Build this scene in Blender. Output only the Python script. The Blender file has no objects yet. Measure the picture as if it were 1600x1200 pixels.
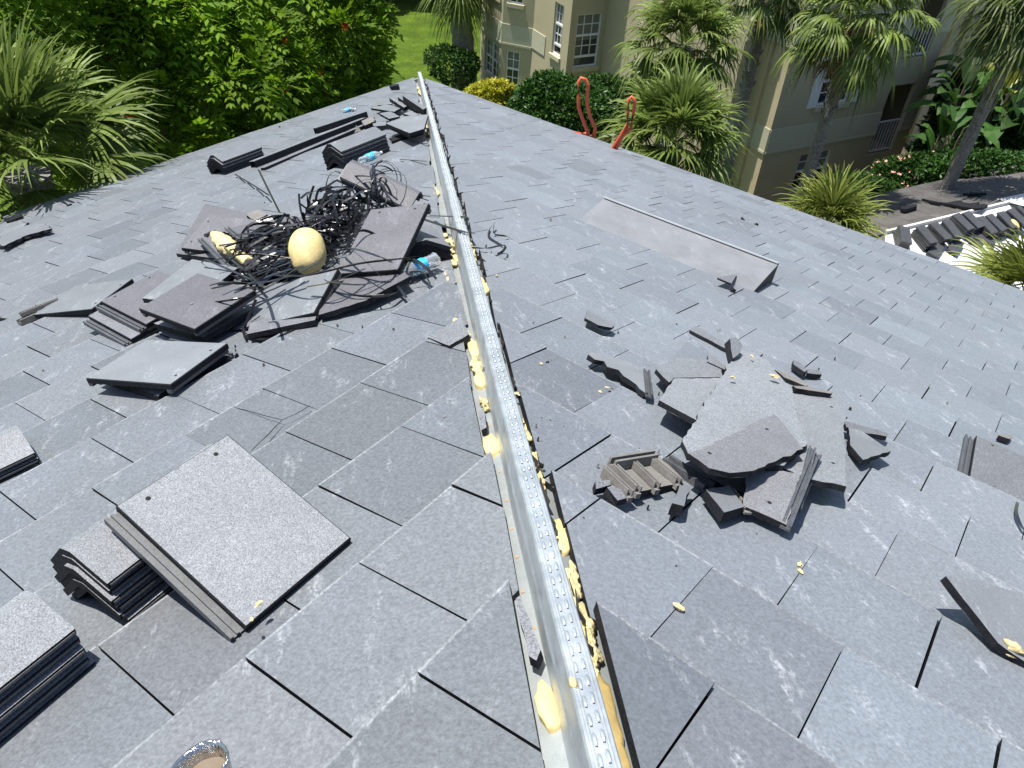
import bpy, math, random
import numpy as np
from mathutils import Vector, Matrix
random.seed(7)
R = math.radians
SC = bpy.context.scene
COL = SC.collection

# ---------------------------------------------------------------- camera, sky, sun
CAM = np.array([-0.2522, -0.5772, 1.2267])
PITCH, YAW, ROLL, FPX = 0.6948, -0.1661, 0.0755, 1244.1
def _axes(p, y, r):
    f = np.array([-math.sin(y)*math.cos(p), math.cos(y)*math.cos(p), -math.sin(p)])
    rt = np.array([math.cos(y), math.sin(y), 0.0]); up = np.cross(rt, f)
    rt2 = math.cos(r)*rt + math.sin(r)*up
    return rt2, np.cross(rt2, f), f
RT, UP, FW = _axes(PITCH, YAW, ROLL)
cd = bpy.data.cameras.new('camera'); cam = bpy.data.objects.new('camera', cd); COL.objects.link(cam)
cam.matrix_world = Matrix(((RT[0], UP[0], -FW[0], CAM[0]), (RT[1], UP[1], -FW[1], CAM[1]), (RT[2], UP[2], -FW[2], CAM[2]), (0, 0, 0, 1)))
cd.sensor_width = 36; cd.lens = FPX/1600*36; cd.clip_start = 0.05; cd.clip_end = 500
SC.camera = cam
W = bpy.data.worlds.new('World'); SC.world = W; W.use_nodes = True
SUN_EL = 74.0; SUN_AZ = (-0.93, 0.36)      # plan direction towards the sun
nt = W.node_tree; bg = nt.nodes['Background']; sky = nt.nodes.new('ShaderNodeTexSky')
sky.sky_type = 'NISHITA'; sky.sun_disc = False; sky.sun_elevation = R(SUN_EL)
sky.sun_rotation = math.atan2(SUN_AZ[0], SUN_AZ[1])
sky.air_density = 1.0; sky.dust_density = 1.0
nt.links.new(sky.outputs[0], bg.inputs[0]); bg.inputs[1].default_value = 0.10
sl = bpy.data.lights.new('sun', 'SUN'); so = bpy.data.objects.new('sun', sl); COL.objects.link(so)
sl.energy = 5.0; sl.angle = R(0.53); sl.color = (1.0, 0.965, 0.90)
_a = Vector((SUN_AZ[0], SUN_AZ[1], 0)).normalized()*math.cos(R(SUN_EL)); SUNV = Vector((_a.x, _a.y, math.sin(R(SUN_EL))))
so.rotation_euler = SUNV.to_track_quat('Z', 'Y').to_euler(); so.location = (0, 0, 30)
SC.view_settings.view_transform = 'Standard'; SC.view_settings.look = 'None'
SC.view_settings.exposure = 0.80; SC.view_settings.gamma = 1

# ---------------------------------------------------------------- surveying helpers
PHI = 0.3374; CP, SP = math.cos(PHI), math.sin(PHI); S2 = math.sqrt(.5)
E_ = {'L': np.array([S2, S2, 0]), 'R': np.array([-S2, S2, 0])}            # along the eave
D_ = {'L': np.array([-CP*S2, CP*S2, -SP]), 'R': np.array([CP*S2, CP*S2, -SP])}   # down the slope
N_ = {'L': np.cross(E_['L'], D_['L']), 'R': -np.cross(E_['R'], D_['R'])}
TW, TE = 0.305, 0.3475
OFF = {'L': (0.2672, 1.0299), 'R': (-0.1126, 0.9965)}
EAVE = 8.06
ZG = -10.3
def ray(x, y): return FW + RT*(x-800)/FPX - UP*(y-600)/FPX
def hitp(x, y, P, n):
    r = ray(x, y); return CAM + r*(((P-CAM)@n)/(r@n))
def on(side, x, y, h=0.0):                  # point of the slope (raised h) seen at x, y
    return hitp(x, y, N_[side]*h, N_[side])
def slope(side, u, v, h=0.0): return E_[side]*u + D_[side]*v + N_[side]*h
def polar(x, y, dist):                      # point at plan distance dist in the direction x, y
    r = ray(x, y); return CAM + r*(dist/math.hypot(r[0], r[1]))
def gz(x, y, z):
    r = ray(x, y); return CAM + r*((z-CAM[2])/r[2])
def px(P):
    v = np.asarray(P)-CAM; z = v@FW; return np.array([800+FPX*(v@RT)/z, 600-FPX*(v@UP)/z])

# ---------------------------------------------------------------- mesh helpers
class MB:
    def __init__(s): s.v = []; s.f = []; s.m = []; s.r = []
    def quad(s, a, b, c, d, m=0, r=.5):
        i = len(s.v); s.v += [tuple(a), tuple(b), tuple(c), tuple(d)]; s.f.append((i, i+1, i+2, i+3)); s.m.append(m); s.r.append(r)
    def poly(s, pts, m=0, r=.5):
        i = len(s.v); s.v += [tuple(p) for p in pts]; s.f.append(tuple(range(i, i+len(pts)))); s.m.append(m); s.r.append(r)
    def grid(s, rows, m=0, r=.5, closed=False):
        i0 = len(s.v); n = len(rows[0])
        for row in rows: s.v += [tuple(p) for p in row]
        for a in range(len(rows)-1):
            for b in range(n if closed else n-1):
                c = (b+1) % n
                s.f.append((i0+a*n+b, i0+a*n+c, i0+(a+1)*n+c, i0+(a+1)*n+b)); s.m.append(m); s.r.append(r)
    def prism(s, top, bot, mt=0, ms=0, mb=0, r=.5):
        n = len(top); i = len(s.v); s.v += [tuple(p) for p in top]+[tuple(p) for p in bot]
        s.f.append(tuple(range(i, i+n))); s.m.append(mt); s.r.append(r)
        s.f.append(tuple(range(i+2*n-1, i+n-1, -1))); s.m.append(mb); s.r.append(r)
        for k in range(n):
            l = (k+1) % n; s.f.append((i+k, i+n+k, i+n+l, i+l)); s.m.append(ms); s.r.append(r)
    def box(s, o, ax, ay, az, m=0, r=.5):     # origin corner and three edge vectors
        o, ax, ay, az = (np.asarray(q, float) for q in (o, ax, ay, az))
        s.prism([o+az, o+ax+az, o+ax+ay+az, o+ay+az], [o, o+ax, o+ax+ay, o+ay], m, m, m, r)
    def tube(s, pts, rad, n=8, m=0, r=.5, cap=True):
        pts = [np.asarray(p, float) for p in pts]; rows = []
        ref = np.array([0, 0, 1.]);
        d0 = pts[-1]-pts[0]
        if abs(d0[2]) > .9*np.linalg.norm(d0)+1e-9: ref = np.array([1., 0, 0])
        for k, p in enumerate(pts):
            d = pts[min(k+1, len(pts)-1)]-pts[max(k-1, 0)]; d = d/(np.linalg.norm(d)+1e-9)
            a = np.cross(d, ref); a /= np.linalg.norm(a)+1e-9; b = np.cross(d, a)
            rr = rad[k] if hasattr(rad, '__len__') else rad
            rows.append([p+rr*(math.cos(t)*a+math.sin(t)*b) for t in [2*math.pi*j/n for j in range(n)]])
        s.grid(rows, m, r, closed=True)
        if cap:
            s.poly(rows[0], m, r); s.poly(rows[-1][::-1], m, r)
    def ribbon(s, pts, w, nrm, m=0, r=.5, th=0.0):
        pts = [np.asarray(p, float) for p in pts]; rows = []
        for k, p in enumerate(pts):
            d = pts[min(k+1, len(pts)-1)]-pts[max(k-1, 0)]; n = nrm[k] if isinstance(nrm, list) else nrm
            a = np.cross(d, n); a /= np.linalg.norm(a)+1e-9
            ww = w[k] if hasattr(w, '__len__') else w
            if th:
                nn = np.cross(a, d); nn = nn/(np.linalg.norm(nn)+1e-9)*th
                rows.append([p-a*ww/2+nn, p+a*ww/2+nn, p+a*ww/2-nn, p-a*ww/2-nn])
            else: rows.append([p-a*ww/2, p+a*ww/2])
        s.grid(rows, m, r, closed=bool(th))
    def build(s, name, mats, parent=None, origin=None, smooth=False):
        v = np.array(s.v, float).reshape(-1, 3)
        po = np.array(parent['_o']) if parent is not None and '_o' in parent else np.zeros(3)
        if origin is None: origin = po if parent is not None else np.array([v[:, 0].mean(), v[:, 1].mean(), v[:, 2].min()])
        me = bpy.data.meshes.new(name); me.from_pydata((v-origin).tolist(), [], s.f)
        for m in (mats if isinstance(mats, (list, tuple)) else [mats]): me.materials.append(m)
        me.polygons.foreach_set('material_index', s.m)
        at = me.attributes.new('rnd', 'FLOAT', 'FACE'); at.data.foreach_set('value', s.r)
        if smooth: me.polygons.foreach_set('use_smooth', [True]*len(s.f))
        me.update()
        o = bpy.data.objects.new(name, me); COL.objects.link(o)
        if parent is not None:
            o.parent = parent; o.location = origin-po
        else: o.location = origin
        o['_o'] = [float(q) for q in origin]
        return o
def tag(o, label=None, cat=None, group=None, kind=None):
    if label: o['label'] = label
    if cat: o['category'] = cat
    if group: o['group'] = group
    if kind: o['kind'] = kind
    return o
def empty(name, loc, label, cat, group=None):
    o = bpy.data.objects.new(name, None); COL.objects.link(o); o.location = [float(q) for q in loc]; o.empty_display_size = .1
    o['_o'] = [float(q) for q in loc]
    return tag(o, label, cat, group)

# ---------------------------------------------------------------- materials
def mat(name, base, rough=.6, metal=0.0, spec=.5, var=0.0, nscale=8, dark=None, bump=0.0, bscale=60, speck=0.0, sscale=400,
        scuff=0.0, coat=0, rndv=0.0, hue=None, trans=0.0, detail=5, bdist=.003, scuffcol=(.45,.47,.5), rvar=0.0, sheen=0.0, mott=0.0):
    m = bpy.data.materials.new(name); m.use_nodes = True; t = m.node_tree; n = t.nodes; L = t.links.new
    b = n['Principled BSDF']; b.inputs['Roughness'].default_value = rough; b.inputs['Metallic'].default_value = metal
    b.inputs['Specular IOR Level'].default_value = spec
    if sheen: b.inputs['Sheen Weight'].default_value = sheen; b.inputs['Sheen Roughness'].default_value = .4
    if coat: b.inputs['Coat Weight'].default_value = coat
    tc = n.new('ShaderNodeTexCoord'); out = None
    col = n.new('ShaderNodeRGB'); col.outputs[0].default_value = (*base, 1); out = col.outputs[0]
    def noise(sc, det=4, ro=.6, vec=None):
        q = n.new('ShaderNodeTexNoise'); q.inputs['Scale'].default_value = sc; q.inputs['Detail'].default_value = det; q.inputs['Roughness'].default_value = ro
        L(vec or tc.outputs['Object'], q.inputs['Vector']); return q.outputs['Fac']
    def mix(fac, a, c, mode='MIX'):
        x = n.new('ShaderNodeMix'); x.data_type = 'RGBA'; x.blend_type = mode
        if isinstance(fac, (int, float)): x.inputs[0].default_value = fac
        else: L(fac, x.inputs[0])
        for i, v in ((6, a), (7, c)):
            if isinstance(v, tuple): x.inputs[i].default_value = (*v, 1)
            else: L(v, x.inputs[i])
        return x.outputs[2]
    def ramp(f, lo, hi, a=0.0, c=1.0):
        x = n.new('ShaderNodeMapRange'); x.inputs[1].default_value = lo; x.inputs[2].default_value = hi; x.inputs[3].default_value = a; x.inputs[4].default_value = c
        L(f, x.inputs[0]); return x.outputs[0]
    def scale(c, f):
        x = n.new('ShaderNodeVectorMath'); x.operation = 'SCALE'; L(c, x.inputs[0]); L(f, x.inputs['Scale']); return x.outputs[0]
    if var:
        out = scale(out, ramp(noise(nscale, detail), .25, .75, 1-var, 1+var))
    if dark is not None: out = mix(ramp(noise(nscale*.37, 6), .42, .62), out, dark)
    if rndv or hue:
        at = n.new('ShaderNodeAttribute'); at.attribute_name = 'rnd'
        if hue:
            w = n.new('ShaderNodeMath'); w.operation = 'MULTIPLY'; w.inputs[1].default_value = 7.31; L(at.outputs['Fac'], w.inputs[0])
            fr = n.new('ShaderNodeMath'); fr.operation = 'FRACT'; L(w.outputs[0], fr.inputs[0])
            out = mix(ramp(fr.outputs[0], .0, 1.0, 0, 1), out, hue)
        out = scale(out, ramp(at.outputs['Fac'], 0, 1, 1-rndv, 1+rndv))
    if mott: out = scale(out, ramp(noise(70, 6, .75), .3, .7, 1-mott, 1+mott))
    if speck: out = scale(out, ramp(noise(sscale, 2, .7), .3, .7, 1-speck, 1+speck))
    if scuff:
        mp = n.new('ShaderNodeMapping'); mp.inputs['Scale'].default_value = (9, 3.2, 6); mp.inputs['Rotation'].default_value = (0, 0, .6); L(tc.outputs['Object'], mp.inputs[0])
        s1 = ramp(noise(1.7, 8, .74, mp.outputs[0]), .555, .72)
        s2 = ramp(noise(90, 3, .6), .4, .6)
        mu = n.new('ShaderNodeMath'); mu.operation = 'MULTIPLY'; L(s1, mu.inputs[0]); L(s2, mu.inputs[1])
        mu2 = n.new('ShaderNodeMath'); mu2.operation = 'MULTIPLY'; L(mu.outputs[0], mu2.inputs[0]); mu2.inputs[1].default_value = scuff
        out = mix(mu2.outputs[0], out, scuffcol)
    L(out, b.inputs['Base Color'])
    if rvar: L(ramp(noise(nscale*1.3, 4), .3, .7, rough-rvar, rough+rvar), b.inputs['Roughness'])
    if bump:
        bm = n.new('ShaderNodeBump'); bm.inputs['Strength'].default_value = bump; bm.inputs['Distance'].default_value = bdist
        L(noise(bscale, 4), bm.inputs['Height']); L(bm.outputs[0], b.inputs['Normal'])
    if trans:
        tr = n.new('ShaderNodeBsdfTranslucent'); L(scale(out, ramp(tc.outputs['Object'], 0, 1, 1.5, 1.5)), tr.inputs[0])
        mx = n.new('ShaderNodeMixShader'); mx.inputs[0].default_value = trans
        L(b.outputs[0], mx.inputs[1]); L(tr.outputs[0], mx.inputs[2]); L(mx.outputs[0], n['Material Output'].inputs[0])
    return m
M = {}
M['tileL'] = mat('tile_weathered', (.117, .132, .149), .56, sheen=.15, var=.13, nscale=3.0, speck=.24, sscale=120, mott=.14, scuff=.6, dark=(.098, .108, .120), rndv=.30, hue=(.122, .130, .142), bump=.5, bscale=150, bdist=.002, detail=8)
M['tileR'] = mat('tile_weathered_blue_sheen', (.140, .158, .181), .54, sheen=.18, var=.13, nscale=2.6, speck=.18, sscale=120, mott=.12, scuff=.75, dark=(.122, .137, .155), rndv=.28, hue=(.144, .158, .176), bump=.45, bscale=150, bdist=.002, detail=8)  # paler and bluer than the left slope: its sheen is in the base colour
M['worn'] = mat('tile_worn_edge', (.165, .175, .188), .7, var=.35, nscale=5, mott=.3, scuff=1.0, speck=.3, sscale=120)
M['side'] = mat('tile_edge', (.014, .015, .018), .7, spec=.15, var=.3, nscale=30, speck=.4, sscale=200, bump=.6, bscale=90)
M['under'] = mat('underlayment', (.035, .033, .032), .9, var=.3, nscale=12)
M['fresh'] = mat('tile_granular', (.185, .195, .21), .55, var=.12, nscale=5, speck=.52, mott=.2, sscale=300, rndv=.12, bump=.9, bscale=300, bdist=.002)
M['fresh2'] = mat('tile_granular_dark', (.140, .145, .158), .5, var=.12, nscale=7, mott=.15, speck=.5, sscale=230, rndv=.15, scuff=.35, bump=.7, bscale=300, bdist=.002)
M['fresh3'] = mat('tile_granular_mid', (.155, .158, .168), .55, var=.12, nscale=5, speck=.45, mott=.15, sscale=300, rndv=.1, bump=.8, bscale=300, bdist=.002)
M['dusk'] = mat('tile_purplish', (.112, .110, .120), .5, spec=.35, var=.12, nscale=6, speck=.4, mott=.12, sscale=230, rndv=.12, scuff=.3, bump=.6, bscale=300, bdist=.002)
M['smooth'] = mat('tile_smooth', (.155, .165, .178), .45, var=.14, nscale=6, speck=.12, sscale=200, rndv=.12, scuff=.7, bump=.3, bscale=200, bdist=.001)
M['raw'] = mat('tile_underside', (.15, .143, .132), .8, var=.25, nscale=14, speck=.3, bump=.6, bscale=120)
M['rail'] = mat('tile_rail', (.065, .068, .074), .45, var=.25, nscale=25, speck=.3, sscale=200)
M['hole'] = mat('nail_hole', (.006, .006, .007), .9)
M['zinc'] = mat('galvanised_steel', (.54, .575, .59), .47, metal=.78, var=.14, nscale=14, rvar=.10, bump=.15, bscale=40, bdist=.001, speck=.06, sscale=90)
M['zinc2'] = mat('galvanised_flange', (.27, .29, .285), .6, metal=.5, var=.15, nscale=14, speck=.1)
M['rust'] = mat('rusty_nail', (.35, .20, .10), .8)
M['foam'] = mat('foam_skin', (.58, .46, .205), .6, var=.2, nscale=14, mott=.12, bump=.7, bscale=28, bdist=.004)
M['foamcut'] = mat('foam_torn', (.58, .47, .24), .8, var=.2, nscale=30, bump=1.0, bscale=55, bdist=.008)
M['foamshade'] = mat('foam_shaded', (.30, .215, .075), .5, var=.35, nscale=14, bump=.8, bscale=30)  # same foam, with the shade of the gap put into its colour
M['strap'] = mat('strap_plastic', (.012, .012, .014), .28, spec=.6, rvar=.08, nscale=9)
M['vent'] = mat('vent_metal', (.185, .19, .20), .55, metal=.15, var=.16, nscale=5, scuff=.5, rvar=.1, hue=None, speck=.08, bump=.1, bscale=8)
M['ventlip'] = mat('vent_lip', (.42, .44, .46), .5, metal=.3, var=.1)
M['stuccoA'] = mat('stucco_khaki', (.40, .35, .225), .9, var=.08, mott=.05, nscale=.9, bump=.4, bscale=60)
M['stuccoB'] = mat('stucco_band', (.45, .43, .31), .9, var=.05, nscale=3, bump=.3, bscale=60)
M['stuccoC'] = mat('stucco_tan', (.47, .395, .25), .9, var=.08, nscale=.9, bump=.3, bscale=60)
M['trim'] = mat('white_paint', (.68, .68, .66), .5, var=.05)
M['sill'] = mat('window_sill', (.46, .41, .28), .8, var=.05)
M['glass'] = mat('window_glass', (.03, .035, .04), .06, spec=.8, var=.3, nscale=1.2)
M['blind'] = mat('window_blind', (.16, .16, .14), .35, var=.12, nscale=2)
M['dark'] = mat('dark_interior', (.035, .03, .024), .9)
M['grass'] = mat('lawn', (.075, .12, .012), .95, spec=.1, var=.4, nscale=1.8, mott=.4, dark=(.05, .085, .010), speck=.45, sscale=22, bump=1, bscale=30, bdist=.05, detail=9)
M['mulch'] = mat('mulch_soil', (.06, .042, .03), .95, var=.5, nscale=8, speck=.5, sscale=30)
M['paver'] = mat('pink_paver', (.55, .36, .27), .9, var=.2, nscale=6)
M['leaf'] = mat('leaf_bright', (.095, .190, .010), .6, spec=.2, rndv=.45, hue=(.15, .24, .010), trans=.45)
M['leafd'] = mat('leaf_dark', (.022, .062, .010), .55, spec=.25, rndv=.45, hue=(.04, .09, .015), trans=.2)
M['leafg'] = mat('leaf_glossy', (.035, .090, .014), .42, spec=.35, rndv=.4, trans=.15)
M['palm'] = mat('palm_frond', (.10, .145, .028), .5, spec=.25, rndv=.55, hue=(.15, .195, .045), trans=.25)
M['palmy'] = mat('palm_frond_yellow', (.22, .24, .05), .55, spec=.25, rndv=.45, hue=(.11, .15, .03), trans=.22)
M['palmd'] = mat('palm_frond_dark', (.06, .09, .02), .5, spec=.25, rndv=.5, hue=(.12, .15, .045), trans=.2)
M['dead'] = mat('palm_dead', (.22, .14, .055), .8, rndv=.4)
M['croton'] = mat('leaf_yellow', (.50, .42, .03), .45, rndv=.35, hue=(.25, .32, .03), trans=.2)
M['crotond'] = mat('leaf_olive', (.22, .22, .02), .45, rndv=.4, hue=(.10, .14, .015), trans=.2)
M['bark'] = mat('palm_bark', (.19, .175, .155), .9, var=.35, nscale=9, speck=.4, sscale=30, bump=1, bscale=18, bdist=.03)
M['wood'] = mat('tree_bark', (.16, .12, .085), .9, var=.3, nscale=12, bump=.8, bscale=30)
M['flower'] = mat('orange_flower', (.75, .13, .02), .5, rndv=.3)
M['pink'] = mat('pink_flower', (.75, .40, .32), .5, rndv=.3)
M['red'] = mat('ladder_fibreglass', (.50, .085, .035), .45, var=.12, nscale=10)
M['redp'] = mat('ladder_faded', (.62, .30, .22), .6, var=.12, nscale=10)
M['white'] = mat('white_membrane', (.58, .58, .57), .6, var=.06, nscale=3)
M['fartile'] = mat('far_tile', (.075, .070, .066), .7, var=.18, nscale=2, rndv=.16, speck=.2, sscale=60, scuff=.3)
M['dark_tile'] = mat('stacked_tile', (.05, .052, .056), .5, var=.2, nscale=9)  # even near-black tone of the stacked tiles, reused on the vent ends
M['fascia'] = mat('fascia_paint', (.45, .42, .33), .7)
M['label'] = mat('blue_label', (.02, .42, .66), .4)
M['tan'] = mat('tan_paste', (.13, .10, .07), .6, var=.15, nscale=20)
M['chrome'] = mat('crinkled_foil', (.55, .53, .50), .18, metal=1, bump=1, bscale=30, bdist=.01)
def clearplastic():
    m = bpy.data.materials.new('clear_plastic'); m.use_nodes = True; b = m.node_tree.nodes['Principled BSDF']
    b.inputs['Base Color'].default_value = (.85, .9, .93, 1); b.inputs['Roughness'].default_value = .12; b.inputs['Transmission Weight'].default_value = .85; b.inputs['IOR'].default_value = 1.2
    return m
M['clear'] = clearplastic()

# ---------------------------------------------------------------- ground
g = MB(); s = 260
g.quad((-s, -s, ZG), (s, -s, ZG), (s, s, ZG), (-s, s, ZG)); tag(g.build('lawn', M['grass'], origin=np.zeros(3)), kind='structure')

# ---------------------------------------------------------------- our tiled roof
house = empty('tiled_roof', (0, 0, 0), 'large hip roof of flat grey concrete tiles with a bare metal strip down its hip', 'roof')
def clip(poly, a, b, c):                     # keep a*u+b*v <= c
    out = []
    for i in range(len(poly)):
        p, q = poly[i], poly[(i+1) % len(poly)]; fp = a*p[0]+b*p[1]-c; fq = a*q[0]+b*q[1]-c
        if fp <= 0: out.append(p)
        if (fp < 0) != (fq < 0) and fp != fq:
            t = fp/(fp-fq); out.append((p[0]+t*(q[0]-p[0]), p[1]+t*(q[1]-p[1])))
    return out
CRACK = (1, 0)     # course and slot of the cracked tile
TONE = {'L': [], 'R': []}       # individual tiles that are clearly darker or lighter
for sd_, x_, y_, v_ in (('R', 900, 590, .05), ('R', 1060, 1090, .0), ('L', 560, 660, .12), ('L', 650, 570, .2), ('L', 640, 1150, .2), ('L', 440, 620, .2), ('L', 180, 650, .3), ('L', 430, 790, .2), ('L', 250, 970, .25), ('R', 1240, 1180, .12), ('R', 870, 700, .3), ('R', 980, 700, .4), ('L', 480, 900, .5), ('L', 790, 1010, .3), ('L', 690, 640, .3), ('L', 180, 420, .9)):
    _p = on(sd_, x_, y_); TONE[sd_].append((_p@E_[sd_], _p@D_[sd_], v_))
def tiles(side, umin):
    rng = random.Random(11 if side == 'L' else 23); mb = MB(); u0, v0 = OFF[side]
    cut = 0.058 if side == 'L' else 0.083
    for c in range(-12, 21):
        vb = v0 + c*TE; va = vb-TE                     # butt of the course at vb (lower), next butt at va
        if va > EAVE: continue
        vb2 = min(vb, EAVE)
        par = 0 if c % 2 == 0 else .5
        k0 = int((umin-u0)/TW)-1; k1 = int((vb*CP-u0)/TW)+2
        sh = rng.uniform(-.006, .006)
        for k in range(k0, k1):
            ua = u0+(k+par)*TW+sh; g1 = .0019
            ja, jb = rng.uniform(-.0015, .0015), rng.uniform(-.0015, .0015); rot = rng.gauss(0, .004)
            x0, x1 = ua+g1+ja, ua+TW-g1+jb
            vo = rng.gauss(0, .0025)
            vv = vb2+vo if vb2 < EAVE-.01 else EAVE
            pl = [(x0, va-.012), (x0+rot*TE, vv), (x1+rot*TE, vv+rot*TW*.5), (x1, va-.012)]
            if rng.random() < .14:      # chipped corner
                q_ = rng.uniform(.006, .02); pl = clip(pl, 1, 1, x1+rot*TE+vv-q_) if rng.random() < .5 else clip(pl, -1, 1, -x0-rot*TE+vv-q_)
            slack = rng.uniform(-.012, .012); tilt = rng.uniform(-.10, .10)
            # cut parallel to the hip: x = (u - v*CP)*S2 ; keep x <= -cut
            um = vb*CP
            pl = clip(pl, S2, -S2*CP+tilt*.3, -cut+slack+tilt*.3*(vb-TE/2))
            if len(pl) < 3: continue
            ar = 0
            for i in range(len(pl)):
                p, q = pl[i], pl[(i+1) % len(pl)]; ar += p[0]*q[1]-q[0]*p[1]
            if abs(ar)/2 < .0015: continue
            if max(p[0] for p in pl) < umin: continue
            hb = .011+rng.uniform(-.0015, .0015); hs = rng.uniform(-.0012, .0012); r = rng.uniform(.40, .72)
            if rng.random() < .06: r = rng.choice((0.22, .85))
            for (du, dv_, rv) in TONE[side]:
                if x0 < du < x1 and va < dv_ < vb: r = rv
            H = lambda p: -.017+(hb+.017)*((p[1]-va)/TE)+hs*(p[0]-ua)/TW
            parts = [(clip(pl, 0, 1, vv-.006), 0), (clip(pl, 0, -1, -(vv-.006)), 2)]
            for pp, mi in parts:
                if len(pp) < 3: continue
                top = [slope(side, p[0], p[1], H(p)) for p in pp]
                mb.poly(top if side == 'L' else top[::-1], mi, r)
            n = len(pl); top = [slope(side, p[0], p[1], H(p)) for p in pl]; bot = [slope(side, p[0], p[1], H(p)-.024) for p in pl]
            for i in range(n):
                j = (i+1) % n; mb.quad(top[i], bot[i], bot[j], top[j], 1, r)
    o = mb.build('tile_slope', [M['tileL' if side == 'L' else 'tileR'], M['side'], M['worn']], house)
    d = MB(); umax = EAVE*CP
    d.prism([slope(side, q[0], q[1], -.045) for q in ((umin, -4), (-4*CP, -4), (umax, EAVE-.01), (umin, EAVE-.01))],
            [slope(side, q[0], q[1], -.10) for q in ((umin, -4), (-4*CP, -4), (umax, EAVE-.01), (umin, EAVE-.01))])
    d.build('underlayment', M['under'], house)
    # drip edge, fascia
    e = MB(); a = slope(side, umin, EAVE-.02, -.028); b = slope(side, umax, EAVE-.02, -.028)
    dv = D_[side]*.045; e.box(a, b-a, dv, np.array([0, 0, -.012]))
    f_ = np.array([D_[side][0], D_[side][1], 0]); f_ /= np.linalg.norm(f_)
    e.box(a+np.array([0, 0, -.02]), b-a, f_*.02, np.array([0, 0, -.22]))
    e.build('fascia', M['fascia'], house)
    w = MB(); a2 = slope(side, umin, EAVE, 0)-f_*.6; b2 = slope(side, umax, EAVE, 0)-f_*.6-E_[side]*.6
    a2[2] = b2[2] = a[2]-.2
    w.box(a2, b2-a2, -f_*.2, np.array([0, 0, ZG-a2[2]])); w.build('wall', M['stuccoA'], house)
    return o
tiles('L', -13.0); tiles('R', -15.0)

# hip channel: a folded steel strip standing on the hip
HD = slope('L', CP, 1.0)                     # along the hip (u = v*CP)
HL = np.linalg.norm(HD); HD = HD/HL
HN = np.cross(np.array([1., 0, 0]), HD); XH = np.array([1., 0, 0])
def unit_(v): return v/np.linalg.norm(v)
def hp(t, x, h): return HD*t + XH*x + HN*h
T0, T1 = -2.4, EAVE*HL-.55
mb = MB(); ch = .100; wd = .0228; tt = np.linspace(T0, T1, 90)
rng = random.Random(3); wob = [rng.uniform(-.0012, .0012) for _ in tt]
prof = [(-wd-.001, -.055), (-wd-.0005, 0.02), (-wd-.003, .03), (-wd-.0005, .04), (-wd, ch-.004), (-wd+.003, ch), (-wd+.007, ch), (-wd+.009, ch-.003), (-wd+.011, ch-.003), (-wd+.013, ch),
        (wd-.013, ch), (wd-.011, ch-.003), (wd-.009, ch-.003), (wd-.007, ch), (wd-.003, ch), (wd, ch-.004), (wd+.001, -.055)]
mb.grid([[hp(t, x+w_, h+w_*.5) for x, h in prof] for t, w_ in zip(tt, wob)])
hipc = mb.build('hip_channel', M['zinc'], house)
mb = MB(); t = -.6; k = 0
while t < T1-.05:
    for q in (-.0065, .0065):
        c = hp(t+(.006 if q > 0 else 0), q, ch+.0004); l = .0125; wv = .0042; hh = .0034
        rr_ = []
        for kz, kr in ((0, 1), (.75, .78), (1, .35)):
            rr_.append([c+HD*(l*kr*math.cos(f)-l*.15*kz)+XH*(wv*kr*math.sin(f))+HN*hh*kz for f in [6.2832*j_/10 for j_ in range(10)]])
        mb.grid(rr_, 0, closed=True); mb.poly(rr_[-1], 0)
        e_ = c-HD*l*1.02+HN*.0006; mb.quad(e_-XH*wv*.5, e_+XH*wv*.5, e_+XH*wv*.35+HD*.003, e_-XH*wv*.35+HD*.003, 1)
    t += .0345
mb.build('embossed_dimple', [M['zinc'], M['hole']], hipc, smooth=True)
for sd, sg in (('L', -1), ('R', 1)):
    mb = MB(); rows = []
    for t in tt:
        a = hp(t, sg*wd, 0); v = (HD*t)@D_[sd] ;
        P0 = slope(sd, CP*t/HL, t/HL, 0)
        perp = E_[sd]*-1*S2*1.0
        # flange lies on the slope, under the cut tiles
        q0 = P0+XH*sg*wd; q1 = P0+XH*sg*.115
        q0 = q0-N_[sd]*((q0@N_[sd])+.030); q1 = q1-N_[sd]*((q1@N_[sd])+.036+rng.uniform(-.002, .002))
        rows.append([q0, q1])
    mb.grid(rows); fl = mb.build('flange', M['zinc2'], hipc)
    nb = MB()
    for i in range(70):
        t = -.3+i*.115+rng.uniform(-.02, .02); x = sg*(.043+rng.uniform(-.004, .006)); c = slope(sd, CP*t/HL, t/HL, 0)+XH*x; c = c-N_[sd]*((c@N_[sd])+.033)
        nb.tube([c, c+N_[sd]*.003], .0045, 6)
    nb.build('nail_head', M['rust'], fl)
def blob(mb, c, ax, ay, az, seed, n=10, amp=.22, m=0):
    rg = random.Random(seed); ph = [(rg.uniform(0, 6.28), rg.uniform(1, 3.5), rg.uniform(1, 3.5)) for _ in range(5)]
    rows = []
    for i in range(n+1):
        th = math.pi*i/n; row = []
        for j in range(2*n):
            f = 2*math.pi*j/(2*n); d = 1+amp*sum(math.sin(p[0]+p[1]*math.cos(th)*2+p[2]*math.sin(f+p[0]))/5*1.6 for p in ph)
            sn = max(0, math.sin(th))**.8; row.append(c+ax*(sn*math.cos(f)*d)+ay*(sn*math.sin(f)*d)+az*(math.cos(th)*d))
        rows.append(row)
    mb.grid(rows, m, rg.random(), closed=True)
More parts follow.
